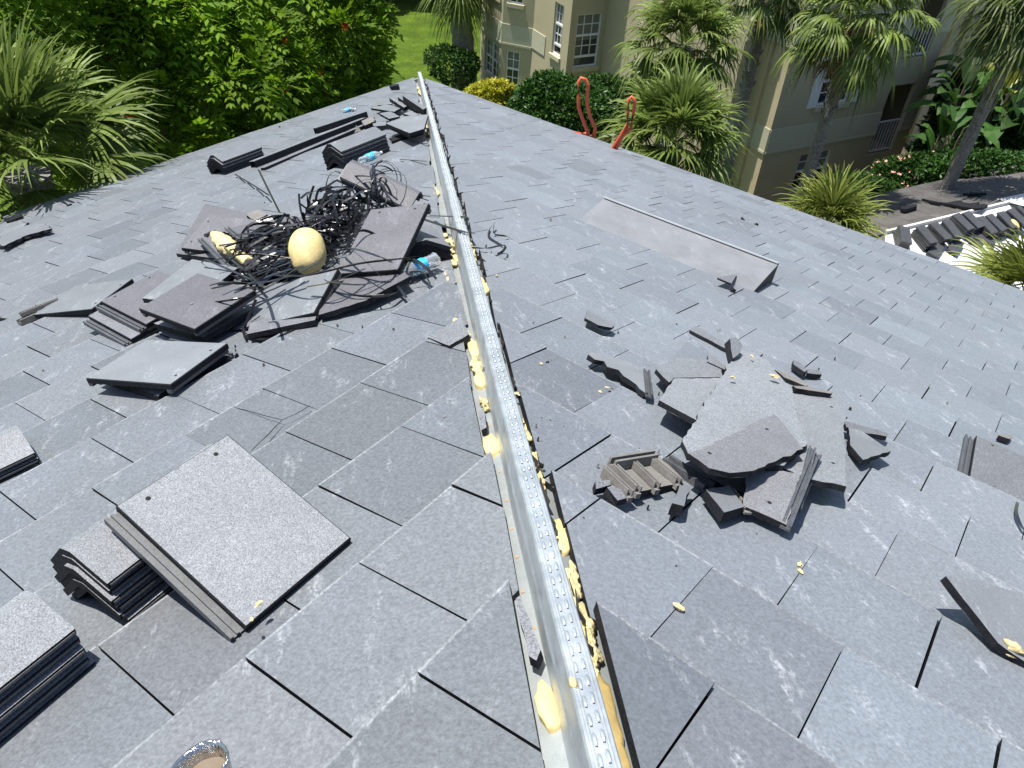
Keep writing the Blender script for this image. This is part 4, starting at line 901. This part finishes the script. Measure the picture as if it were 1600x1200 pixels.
c = polar(1604, 478, 10.8); palm('bright fan palm behind the right eave at the right edge of the photo', c, gnd(c), .80, 36, 38, .36, 'palmy', .13, nseg=32, w_=.034, lo=-20, pet=.4)
c = polar(716, -28, 30); palm('distant fan palm with rough trunk beside the corner of the lawn', c, gnd(polar(733, 105, 30)), 1.15, 40, 39, .7, 'palm', .36, lo=-60, nseg=22, w_=.05, pet=.5)

# ---- shrubs
def shp(label, x, y, dist, rad, n, leaf, m, seed, **k):
    c = polar(x, y, dist); return shrub(label, c, rad, n, leaf, m, seed, base=ZG, **k)
shp('round dark shrub at the foot of the distant palm', 712, 108, 29, (.9, .8, .95), 900, .14, 'leafd', 1)
shp('bright yellow croton bush beyond the tip of the roof', 768, 152, 24.5, (.75, .6, .45), 900, .13, 'croton', 2)
shp('olive green bush right of the yellow croton', 808, 165, 24.5, (.85, .6, .5), 900, .13, 'crotond', 3)
shp('glossy green rounded bush under the wide bay window', 882, 175, 21.5, (1.25, 1.0, .95), 2600, .14, 'leafg', 4, wl=.5)
shp('darker green bush between the glossy bush and the red ladder', 950, 172, 22.5, (.95, .9, .8), 1500, .14, 'leafd', 5)
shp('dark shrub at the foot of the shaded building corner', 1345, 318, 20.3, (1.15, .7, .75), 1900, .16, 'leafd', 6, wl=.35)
shp('low bright green shrub beside the neighbouring roof', 1545, 266, 21.5, (1.9, .7, .5), 2200, .11, 'leafg', 7)
shp('pink flowering shrub at the foot of the slanting palm', 1430, 278, 22, (1.1, .7, .6), 1200, .14, 'leafd', 8, fl=('pink', .08, .07))
shp('red flowered shrub right of the slanting palm trunk', 1510, 262, 22.8, (.9, .8, .7), 900, .14, 'leafd', 9, fl=('flower', .05, .1))
def bigleaf(label, x, y, dist, n, L_, seed, m='leafd', name='banana_plant', h=2.2):
    rg = random.Random(seed); c = polar(x, y, dist); b = np.array([c[0], c[1], ZG]); root = empty(name, b, label, 'banana plant'); mb = MB(); sb = MB()
    for i in range(n):
        az = i*2.4+rg.uniform(-.4, .4); o = np.array([math.cos(az), math.sin(az), 0]); tilt = rg.uniform(.25, 1.0); s0 = c+o*.25+np.array([0, 0, rg.uniform(-.9, .4)])
        sb.tube([b+o*.08, (b+s0)/2+o*.05, s0], [.045, .035, .02], 6); l = L_*rg.uniform(.75, 1.2); rows = []; sd = unit(np.cross(o, [0, 0, 1])); cr = rg.random()
        for t, w_ in ((0, .02), (.15, .6), (.35, .95), (.6, 1), (.85, .65), (1, .05)):
            p = s0+o*l*t*tilt+np.array([0, 0, l*t*(1-.2*tilt)-l*tilt*t*t*.9]); q = l*.20*w_; rows.append([p-sd*q+np.array([0, 0, q*.35]), p, p+sd*q+np.array([0, 0, q*.35])])
        mb.grid(rows, 0, cr)
    mb.build('leaf', M[m], root, smooth=False); sb.build('stem', M['wood'], root)
bigleaf('broad leaved plant against the pier right of the railed opening', 1500, 160, 24, 22, 1.0, 1, 'leafd')
bigleaf('tall broad leaved plant left of the slanting palm trunk', 1530, 125, 26, 18, 1.4, 2, 'leafd')
bigleaf('broad leaved plant low in the shade left of the slanting trunk', 1480, 220, 22.5, 18, .9, 3, 'leafd')
bigleaf('broad leaved plant right of the slanting palm trunk', 1555, 190, 24, 20, 1.1, 4, 'leafd')
bigleaf('yellowish broad leaved plant behind the slanting trunk', 1560, 150, 25, 16, 1.0, 5, 'crotond')
bigleaf('broad leaved plant at the right edge above the pink paving', 1595, 215, 24, 18, 1.3, 6, 'leafd')
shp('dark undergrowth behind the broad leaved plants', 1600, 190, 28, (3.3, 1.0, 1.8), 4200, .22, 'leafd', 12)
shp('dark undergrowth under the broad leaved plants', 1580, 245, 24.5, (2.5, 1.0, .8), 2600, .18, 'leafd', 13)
# dark trees beyond the lawn
for i, (x, y, d, r) in enumerate([(560, -40, 46, 4.2), (640, -45, 46, 4.0), (700, -40, 47, 3.5), (480, -30, 45, 4.0)]):
    c = polar(x, y, d); c[2] = ZG+r*.75; shrub(['second dense dark tree beyond the lawn from the left', 'third dense dark tree beyond the lawn from the left', 'dense dark tree beyond the lawn nearest the building', 'leftmost dense dark tree beyond the lawn'][i], c, (r, r*.7, r*.9), 2600, .5, 'leafd', 60+i, 'background_tree', 'tree', 'dark trees beyond the lawn', base=ZG, wl=.55)

# ---- apartment building
BW = empty('apartment_building', (6, 25, ZG), 'khaki stucco apartment building with pale bands, bay windows and white railings', 'building')
ZB = -7.5; BH = .62; ZT = 4.0
ax_ = unit([.94, .335, 0]); bx_ = np.array([ax_[1], -ax_[0], 0])
def plan(x, y, z=ZB): return gz(x, y, z)[:2]
w0 = plan(753, 41); w1 = plan(784, 65); w2 = plan(831, 74); w4 = w2+bx_[:2]*2.42
def along(o, d, x, y, z):          # parameter where the plan line from o meets the vertical seen through x, y
    r = ray(x, y)[:2]; A_ = np.array([[d[0], -r[0]], [d[1], -r[1]]]); return np.linalg.solve(A_, CAM[:2]-o)[0]
m5 = along(w4, ax_[:2], 942, 75, 0); w5 = w4+ax_[:2]*m5
c1 = plan(1195, 237); m0 = ((c1-w5)@bx_[:2]); c0 = c1-bx_[:2]*.62; c00 = c0-ax_[:2]*.10; c01 = c00-bx_[:2]*.28; c02 = c01-ax_[:2]*.08
lat = (c02-w5)@ax_[:2]; w6 = c02-ax_[:2]*lat; print('lat', lat, 'm5', m5)
c2 = c1+ax_[:2]*along(c1, ax_[:2], 1426, 193, 0); c3 = c2-bx_[:2]*5.5
def wallpt(A, B, s_, z, off=0):
    d = unit(np.append(B-A, 0)); n = np.array([d[1], -d[0], 0]); p = np.array([A[0], A[1], 0])+d*s_+n*off; p[2] = z; return p
def onwall(A, B, x, y):
    d = unit(np.append(B-A, 0)); n = np.array([d[1], -d[0], 0]); P = hitp(x, y, np.array([A[0], A[1], 0.]), n); return (P-np.array([A[0], A[1], 0]))@d, P[2]
def rect(A, B, pts):
    q = [onwall(A, B, x, y) for x, y in pts]; s_ = sorted(a for a, _ in q); z = sorted(b for _, b in q); return (s_[0]+s_[1])/2, (s_[2]+s_[3])/2, (z[0]+z[1])/2, (z[2]+z[3])/2
def wall(A, B, holes=(), mt='stuccoA', rev=.12, zt=ZT, z0=ZG, band=True, name='wall', low='stuccoA', parent=None, bands=None):
    parent = parent or BW; L_ = np.linalg.norm(B-A); ss = sorted({0, L_, *[h[0] for h in holes], *[h[1] for h in holes]}); zz = sorted({z0, zt, *[h[2] for h in holes], *[h[3] for h in holes]}); mb = MB(); W_ = lambda s_, z, o=0: wallpt(A, B, s_, z, o)
    for i in range(len(ss)-1):
        for j in range(len(zz)-1):
            sm, zm = (ss[i]+ss[i+1])/2, (zz[j]+zz[j+1])/2
            if any(h[0] < sm < h[1] and h[2] < zm < h[3] for h in holes): continue
            mb.quad(W_(ss[i], zz[j]), W_(ss[i+1], zz[j]), W_(ss[i+1], zz[j+1]), W_(ss[i], zz[j+1]))
    for a, b, c_, d in holes:
        k = -rev
        mb.quad(W_(a, c_), W_(a, c_, k), W_(a, d, k), W_(a, d)); mb.quad(W_(b, c_), W_(b, d), W_(b, d, k), W_(b, c_, k)); mb.quad(W_(a, d), W_(a, d, k), W_(b, d, k), W_(b, d)); mb.quad(W_(a, c_), W_(b, c_), W_(b, c_, k), W_(a, c_, k))
    o = mb.build(name, M[mt], parent)
    if band:
        for zb_ in (bands or (ZB, ZB+2.8, ZB+5.6)):
            cuts = sorted([(h[0], h[1]) for h in holes if h[2] < zb_+BH and h[3] > zb_]); s_ = 0; segs = []
            for a, b in cuts: segs.append((s_, a)); s_ = b
            segs.append((s_, L_)); bb = MB()
            for a, b in segs:
                if b-a > .02: bb.box(W_(a, zb_, .001), W_(b, 0)-W_(a, 0), W_(0, 0, .025)-W_(0, 0), np.array([0, 0, BH])); bb.box(W_(a, zb_-.07, .001), W_(b, 0)-W_(a, 0), W_(0, 0, .04)-W_(0, 0), np.array([0, 0, .068]))
            if bb.f: bb.build('stucco_band', M['stuccoB'], parent)
        gb = MB(); segs = []; s_ = 0; zg_ = ZB-1.35
        for a, b in sorted([(h[0], h[1]) for h in holes if h[2] < zg_ < h[3]]): segs.append((s_, a)); s_ = b
        segs.append((s_, L_))
        for a, b in segs:
            if b-a > .02: gb.box(W_(a, zg_, .001), W_(b, 0)-W_(a, 0), W_(0, 0, .008)-W_(0, 0), np.array([0, 0, .035]))
        gb.build('score_line', M['stuccoB'], parent)
    return o
def window(A, B, h, cols=3, rows=4, hopper=0, mull=0, rev=.12, sill=True, blind=.5, parent=None):
    s0, s1, z0, z1 = h; W_ = lambda s_, z, o=0: wallpt(A, B, s_, z, o); nx = W_(0, 0, 1)-W_(0, 0); dx = unit(W_(1, 0)-W_(0, 0)); up = np.array([0, 0, 1.])
    def bar_(mb, a, b, c_, d, dep=.04, o=-rev+.02): mb.box(W_(a, c_, o), dx*(b-a), nx*dep, up*(d-c_))
    fr = MB(); f = .045
    bar_(fr, s0, s0+f, z0, z1, .05); bar_(fr, s1-f, s1, z0, z1, .05); bar_(fr, s0+f, s1-f, z0, z0+f, .05); bar_(fr, s0+f, s1-f, z1-f, z1, .05)
    o = fr.build('window', M['trim'], parent or BW)
    gb = MB(); gb.quad(W_(s0, z0, -rev+.01), W_(s1, z0, -rev+.01), W_(s1, z1, -rev+.01), W_(s0, z1, -rev+.01)); gb.build('pane', M['glass'], o)
    zh = z0+hopper*(z1-z0); zm = (zh+z1)/2; sb = MB(); fb = .028
    if hopper: bar_(sb, s0+f, s1-f, zh-.035, zh+.035, .045)
    bar_(sb, s0+f, s1-f, zm-.035, zm+.03, .045)
    for hz0, hz1, rr in ((zh, zm, rows//2), (zm, z1, rows-rows//2)):
        for k in range(1, rr): z = hz0+(hz1-hz0)*k/rr; bar_(sb, s0+f, s1-f, z-fb/2, z+fb/2, .018)
    for k in range(1, cols):
        x = s0+(s1-s0)*k/cols; w_ = .05 if (mull and k == mull) else fb/2; bar_(sb, x-w_, x+w_, zh if not (mull and k == mull) else z0, z1, .02 if w_ < .03 else .047)
    sb.build('sash_bars', M['trim'], o)
    if blind:
        bb = MB(); bb.quad(*[W_(a, z, -rev+.0145) for a, z in ((s0+f, z1-(z1-z0)*blind), (s1-f, z1-(z1-z0)*blind), (s1-f, z1-f), (s0+f, z1-f))]); bb.build('blind', M['blind'], o)
    if sill: qb = MB(); qb.box(W_(s0-.06, z0-.13, -.02), dx*(s1-s0+.12), nx*.09, up*.128); qb.build('sill', M['sill'], o)
    return o
zo = lambda *p: [(700+x/4.444, y/4.444) for x, y in p]
z2 = lambda *p: [(1130+x/3.75, y/3.75) for x, y in p]
def storey(h, k): return (h[0], h[1], h[2]+2.8*k, h[3]+2.8*k)
# bay facets
wl0 = w0+unit(np.append(w0-w1, 0))[:2]*.05
h = rect(w0, w1, zo((258, 250), (350, 318), (255, 490), (345, 560))); hs = [h, storey(h, 1), storey(h, 2)]; wall(w0, w1, hs)
for q in hs: window(w0, w1, q, 4, 4, mull=2)
h = rect(w1, w2, zo((405, 350), (495, 362), (392, 597), (490, 608))); hs = [h, storey(h, 1), storey(h, 2)]; wall(w1, w2, hs)
for q in hs: window(w1, w2, q, 2, 4)
h = rect(w2, w4, zo((740, 5), (806, 42), (722, 372), (778, 402))); hs = [h, storey(h, 1.03)]; wall(w2, w4, hs, band=False)
for q in hs: window(w2, w4, q, 3, 4, .2)
s3 = onwall(w2, w4, 851, 85)[0]; pb = MB(); L24 = np.linalg.norm(w4-w2)
pb.box(wallpt(w2, w4, 0, ZB, .001), wallpt(w2, w4, s3, 0)-wallpt(w2, w4, 0, 0), wallpt(w2, w4, 0, 0, .025)-wallpt(w2, w4, 0, 0), np.array([0, 0, BH])); pb.build('stucco_band', M['stuccoB'], BW)
s4, z4 = onwall(w2, w4, 848, 113); pb = MB(); pb.box(wallpt(w2, w4, s4, z4-.75, .001), wallpt(w2, w4, L24-s4-.1, 0)-wallpt(w2, w4, 0, 0), wallpt(w2, w4, 0, 0, .02)-wallpt(w2, w4, 0, 0), np.array([0, 0, .7])); pb.build('stucco_panel', M['stuccoB'], BW)
h = rect(w4, w5, zo((905, 82), (1072, 107), (868, 455), (1030, 473))); hs = [h, storey(h, 1.05)]; wall(w4, w5, hs, band=False)
for q in hs: window(w4, w5, q, 3, 4, .2)
wall(w5, w6, [], band=False)
wall(w6, c02, [], band=True); wall(c02, c01, mt='stuccoC')
wall(c01, c00, [], 'stuccoC'); wall(c00+ax_[:2]*0, c0, [], 'stuccoC'); wall(c0, c1, [], 'stuccoC')
hu = rect(c1, c2, z2((560, 615), (735, 600), (620, 325), (800, 330))); hl = rect(c1, c2, z2((400, 1112), (577, 1090), (455, 903), (632, 880)))
ho = rect(c1, c2, z2((845, 905), (992, 885), (985, 500), (1120, 492))); Lc = np.linalg.norm(c2-c1)
print('hu', hu, 'ho', ho, 'Lc', Lc)
hs = [hu, hl, ho, storey(hu, 1), storey(ho, 1)]; wall(c1, c2, hs)
for q in (hu, storey(hu, 1)):
    window(c1, c2, q, 3, 4, blind=.3)
    for a in (q[0]-.36, q[1]+.03):
        sb = MB(); W_ = lambda s_, z, o=0: wallpt(c1, c2, s_, z, o); dx = np.append(ax_[:2], 0); n_2 = W_(0, 0, 1)-W_(0, 0)
        sb.box(W_(a, q[2]-.02, .005), dx*.33, n_2*.03, np.array([0, 0, q[3]-q[2]+.04]))
        for k in range(22): z = q[2]+.05+(q[3]-q[2]-.1)*k/22; sb.box(W_(a+.04, z, .036), dx*.25, n_2*.010, np.array([0, 0, (q[3]-q[2])/22*.55]))
        sb.build('shutter', M['trim'], BW)
window(c1, c2, hl, 3, 4, sill=True)
def railing(A, B, s0, s1, z, off, parent, h_=1.0, n=None):
    mb = MB(); dx = unit(np.append(B-A, 0)); nx = np.array([dx[1], -dx[0], 0]); W_ = lambda s_, zz, o=0: wallpt(A, B, s_, zz, o)
    for zz in (z+.06, z+h_-.05): mb.box(W_(s0, zz, off), dx*(s1-s0), nx*.04, np.array([0, 0, .045]))
    n = n or int((s1-s0)/.115)
    for k in range(n+1): mb.box(W_(s0+(s1-s0-.02)*k/n, z+.1, off+.01), dx*.02, nx*.02, np.array([0, 0, h_-.15]))
    mb.build('balcony_railing', M['trim'], parent)
for k in (0, 1):
    q = storey(ho, k); railing(c1, c2, q[0], q[1], q[2], -.08, BW)
    rb = MB(); dx = np.append(ax_[:2], 0); bk = -np.append(bx_[:2], 0)
    P0 = wallpt(c1, c2, q[0]-.25, q[2]-.05, -.13); ww = q[1]-q[0]+.4
    rb.box(P0, dx*ww, bk*1.6, np.array([0, 0, .05])); rb.box(P0+np.array([0, 0, q[3]-q[2]+.1]), dx*ww, bk*1.6, np.array([0, 0, .05])); rb.box(P0, dx*.05, bk*1.6, np.array([0, 0, q[3]-q[2]+.1])); rb.box(P0+bk*1.55, dx*ww*.45, bk*.05, np.array([0, 0, q[3]-q[2]+.1]))
    rb.build('balcony', M['stuccoC'], BW)
# returns, back and lid of the building
wall(c2, c3, [], 'stuccoA', band=True)
b0 = w0+np.array([.75, 8.0]); b3 = c3-bx_[:2]*3; wall(c3, b3, [], band=False); wall(b3, b0, [], band=False); wall(b0, w0, [], band=False)
lid = MB(); P_ = [np.append(p, ZT) for p in (w0, w1, w2, w4, w5, w6, c02, c01, c00, c0, c1, c2, c3, b3, b0)]; lid.poly(P_); lid.build('flat_top', M['stuccoB'], BW)
# wing with open galleries
BG = empty('gallery_building', np.append(plan(1500, 90), ZG), 'stucco wing with open galleries and white railings behind the broad leaved plants', 'building')
g0 = plan(1470, 108); g1 = g0+ax_[:2]*11
for (s_, wd2) in ((-.2, .4), (.55, .50), (4.2, .5), (8, .5)):
    mb = MB(); mb.box(wallpt(g0, g1, s_, ZG), np.append(ax_[:2], 0)*wd2, -np.append(bx_[:2], 0)*.4, np.array([0, 0, 12])); mb.build('pier', M['stuccoA'], BG)
for k in (0, 1, 2):
    mb = MB(); mb.box(wallpt(g0, g1, -1, ZB-.55+2.8*k, .02), np.append(ax_[:2], 0)*12, -np.append(bx_[:2], 0)*2.2, np.array([0, 0, .55])); mb.build('gallery_floor', M['stuccoB'], BG)
    for a, b in ((.2, .55), (1.05, 4.2), (4.7, 8)): railing(g0, g1, a, b, ZB+2.8*k, -.15, BG)
mb = MB(); mb.box(wallpt(g0, g1, -1, ZG, -2.2), np.append(ax_[:2], 0)*12, -np.append(bx_[:2], 0)*.2, np.array([0, 0, 12])); mb.build('wall', M['stuccoC'], BG)
mb = MB(); mb.box(wallpt(g0, g1, 2.2, ZG, .0), np.append(ax_[:2], 0)*9, -np.append(bx_[:2], 0)*.2, np.array([0, 0, 1.9])); mb.build('low_wall', M['stuccoB'], BG)

# ---- ground patches
def patch(name, pts, z, m):
    mb = MB(); mb.poly([(p[0], p[1], z) for p in pts]); o = mb.build(name, M[m]); tag(o, kind='structure')
pc = [c1+np.array([-1.5, -7.5]), c1+np.array([14, -4]), c1+np.array([16, 9]), c2+np.array([.2, 6]), c2+np.array([.1, -.2]), c1]
patch('planting_bed', pc, ZG+.004, 'mulch')
q0 = polar(1575, 245, 24.8); patch('pink_paving', [gz(1560, 238, ZG+.008+2.0)[:2]]+[(q0[0]+a, q0[1]+b) for a, b in ((2.2, -1.2), (3.6, 1.4), (.2, 2.2))], ZG+.008, 'paver')

# ---- neighbouring low roof with stacked tiles
NB = empty('neighbouring_roof', (10, 12, ZG), 'lower neighbouring roof half stripped to white membrane', 'roof')
r0 = polar(1384, 365, 15); r1 = r0+ax_*14; r1[2] = r0[2]; dn = bx_*math.cos(.31)+np.array([0, 0, -math.sin(.31)]); df = -bx_*math.cos(.31)+np.array([0, 0, -math.sin(.31)])
L2 = 2.1; nN = unit(np.cross(ax_, df)); nN = nN if nN[2] > 0 else -nN; nF = nN; nn_ = unit(np.cross(ax_, dn)); nn_ = nn_ if nn_[2] > 0 else -nn_
mb = MB(); rg = random.Random(8)
nrow = 7
for i in range(nrow):
    for k in range(-12, 46):
        u = k*.305+(i % 2)*.15; v0_, v1_ = i*.34, (i+1)*.34
        if u < -v1_*.95-.1: continue
        if u > 13.6: continue
        hh = .03; P = lambda a, b, z: r0+ax_*a+df*b+nF*z
        mb.prism([P(u, v0_, hh*.3), P(u+.298, v0_, hh*.3), P(u+.298, v1_, hh), P(u, v1_, hh)], [P(u, v0_, -.01), P(u+.298, v0_, -.01), P(u+.298, v1_, -.01), P(u, v1_, -.01)], 0, 0, 0, rg.random())
mb.build('tile_slope', M['fartile'], NB)
mb = MB(); e = L2+.3
mb.prism([r0, r0-ax_*e*.95+df*e, r1+df*e, r1], [p-np.array([0, 0, .1]) for p in (r0, r0-ax_*e*.95+df*e, r1+df*e, r1)])
mb.prism([r0, r0-ax_*e*.95+df*e, r0-ax_*e*.95+dn*e], [p-np.array([0, 0, .1]) for p in (r0, r0-ax_*e*.95+df*e, r0-ax_*e*.95+dn*e)])
mb.build('roof_deck', M['fartile'], NB)
mb = MB(); mb.prism([r0, r0-ax_*e*.95+dn*e, r1+dn*e, r1], [p-np.array([0, 0, .1]) for p in (r0, r0-ax_*e*.95+dn*e, r1+dn*e, r1)]); mb.build('white_membrane', M['white'], NB)
mb = MB(); mb.box(r0-bx_*.03+np.array([0, 0, .0]), r1-r0, bx_*.05, np.array([0, 0, .06])); mb.build('ridge_metal', M['white'], NB)
mb = MB(); kq = [(1557, 311), (1600, 302), (1640, 300), (1650, 320), (1600, 322)]; mb.poly([hitp(x, y, r0+nF*.036, nF) for x, y in kq]); mb.build('bare_patch', M['white'], NB)
wb = MB(); cn = [r0-ax_*1.7+df*2.0, r1+df*2.0, r1+dn*2.0, r0-ax_*1.7+dn*2.0]
for i in range(4): a, b = cn[i], cn[(i+1) % 4]; wb.quad(a-np.array([0, 0, .05]), b-np.array([0, 0, .05]), (b[0], b[1], ZG), (a[0], a[1], ZG))
wb.build('wall', M['stuccoA'], NB)
C6 = lambda x, y: (1340+x/5.715, 250+y/5.715)
STK = [(415, 690, 0.5), (605, 690, 0), (725, 650, 0), (835, 640, 0), (930, 575, 0), (1015, 555, 0), (1140, 600, 0), (1230, 580, 0), (1330, 560, 0), (1420, 525, 0), (1500, 500, 0), (1560, 480, 0), (1005, 665, .2), (1080, 700, .9), (870, 775, 1.2), (700, 810, 1.1), (1300, 640, 1.3), (1400, 640, 1.2), (1180, 690, 1.0)]
ordn = ['first', 'second', 'third', 'fourth', 'fifth', 'sixth', 'seventh', 'eighth', 'ninth', 'tenth', 'eleventh', 'twelfth']
rg = random.Random(77)
for si, (x, y, ro) in enumerate(STK):
    nl_ = 5 if si < 12 else 2; c = hitp(*C6(x, y), r0+nn_*(.03*nl_), nn_)-nn_*(.03*nl_); an = ro+rg.uniform(-.12, .12)
    for k in range(nl_):
        a2 = an+rg.uniform(-.04, .04); ua = ax_*math.cos(a2)+dn*math.sin(a2); va = np.cross(nn_, ua); o_ = c+nn_*(.004+.045*k)+ua*rg.uniform(-.012, .012)+va*rg.uniform(-.015, .015)
        mb = MB(); mb.box(o_-ua*.10-va*.20, ua*.20, va*.42, nn_*.034, 0, rg.random()); o = mb.build('roof_tile', M['dark_tile'])
        w_ = ordn[si]+' stack from the left along the white ridge metal' if si < 12 else ordn[si-12]+' low pile from the left below the stacks'
        tag(o, ['bottom tile', 'second tile up', 'third tile up', 'fourth tile up', 'top tile'][k]+' in '+w_ if nl_ == 5 else ['lower tile', 'upper tile'][k]+' in '+w_, 'roof tile', 'tiles stacked on the neighbouring roof')
c = hitp(*C6(1405, 570), r0+nn_*.2, nn_); mb = MB(); blob(mb, c, ax_*.06, dn*.11, nn_*.05, 4, 8, .1); tag(mb.build('foam_lump', M['foam'], smooth=True), 'yellow foam lump on the stacks of the neighbouring roof', 'foam', 'foam lumps')
def farpiece(pts, label, h=.03, name='torn_membrane'):
    mb = MB(); P = [hitp(*C6(*p), r0+nF*(.03+h), nF) for p in pts]; mb.prism(P, [p-nF*h*.8 for p in P]); tag(mb.build(name, M['side']), label, 'debris', 'dark debris on the neighbouring roof')
farpiece([(575, 343), (700, 368), (790, 380), (870, 365), (935, 362), (920, 372), (1000, 385), (1090, 375), (1060, 395), (1130, 390), (1165, 402), (1120, 425), (1040, 432), (930, 415), (820, 392), (660, 372)], 'long ragged black strip on the tiled side of the neighbouring roof', .06)
farpiece([(385, 432), (385, 400), (420, 388), (440, 410), (530, 392), (530, 412), (430, 440)], 'black bent piece left of the ragged strip', .08)
farpiece([(940, 298), (1000, 292), (1005, 275), (1020, 288), (1150, 292), (1152, 298), (1000, 303)], 'thin black piece above the ragged strip', .05)
c = hitp(*C6(500, 430), r0, nF)

# fine grit of broken concrete round the heaps
rg = random.Random(99); mb = MB()
for (sd, x, y, sx, sy, n) in (('R', 1170, 650, 130, 80, 90), ('L', 430, 450, 170, 50, 60), ('L', 610, 190, 60, 20, 30), ('R', 880, 600, 60, 200, 30), ('L', 720, 620, 40, 200, 20)):
    for i in range(n):
        X_, Y_ = x+rg.gauss(0, sx), y+rg.gauss(0, sy)
        if not (0 < X_ < 1600 and 150 < Y_ < 1190): continue
        c = on(sd, X_, Y_, .004); k = rg.uniform(.0015, .005)
        if (c[0] < -.1) != (sd == 'L'): continue
        a = E_[sd]*k; b = D_[sd]*k*rg.uniform(.5, 1); mb.prism([c-a-b+N_[sd]*k, c+a-b*.6+N_[sd]*k, c+a*.7+b+N_[sd]*k, c-a*.5+b*.8+N_[sd]*k], [c-a-b-N_[sd]*.01, c+a-b-N_[sd]*.01, c+a+b-N_[sd]*.01, c-a+b-N_[sd]*.01], rg.choice((0, 1)), rg.choice((0, 1)), 0, rg.random())
tag(mb.build('tile_grit', [M['raw'], M['side']]), 'fine crumbs of broken tile scattered over the roof around the heaps', 'tile grit', kind='stuff')
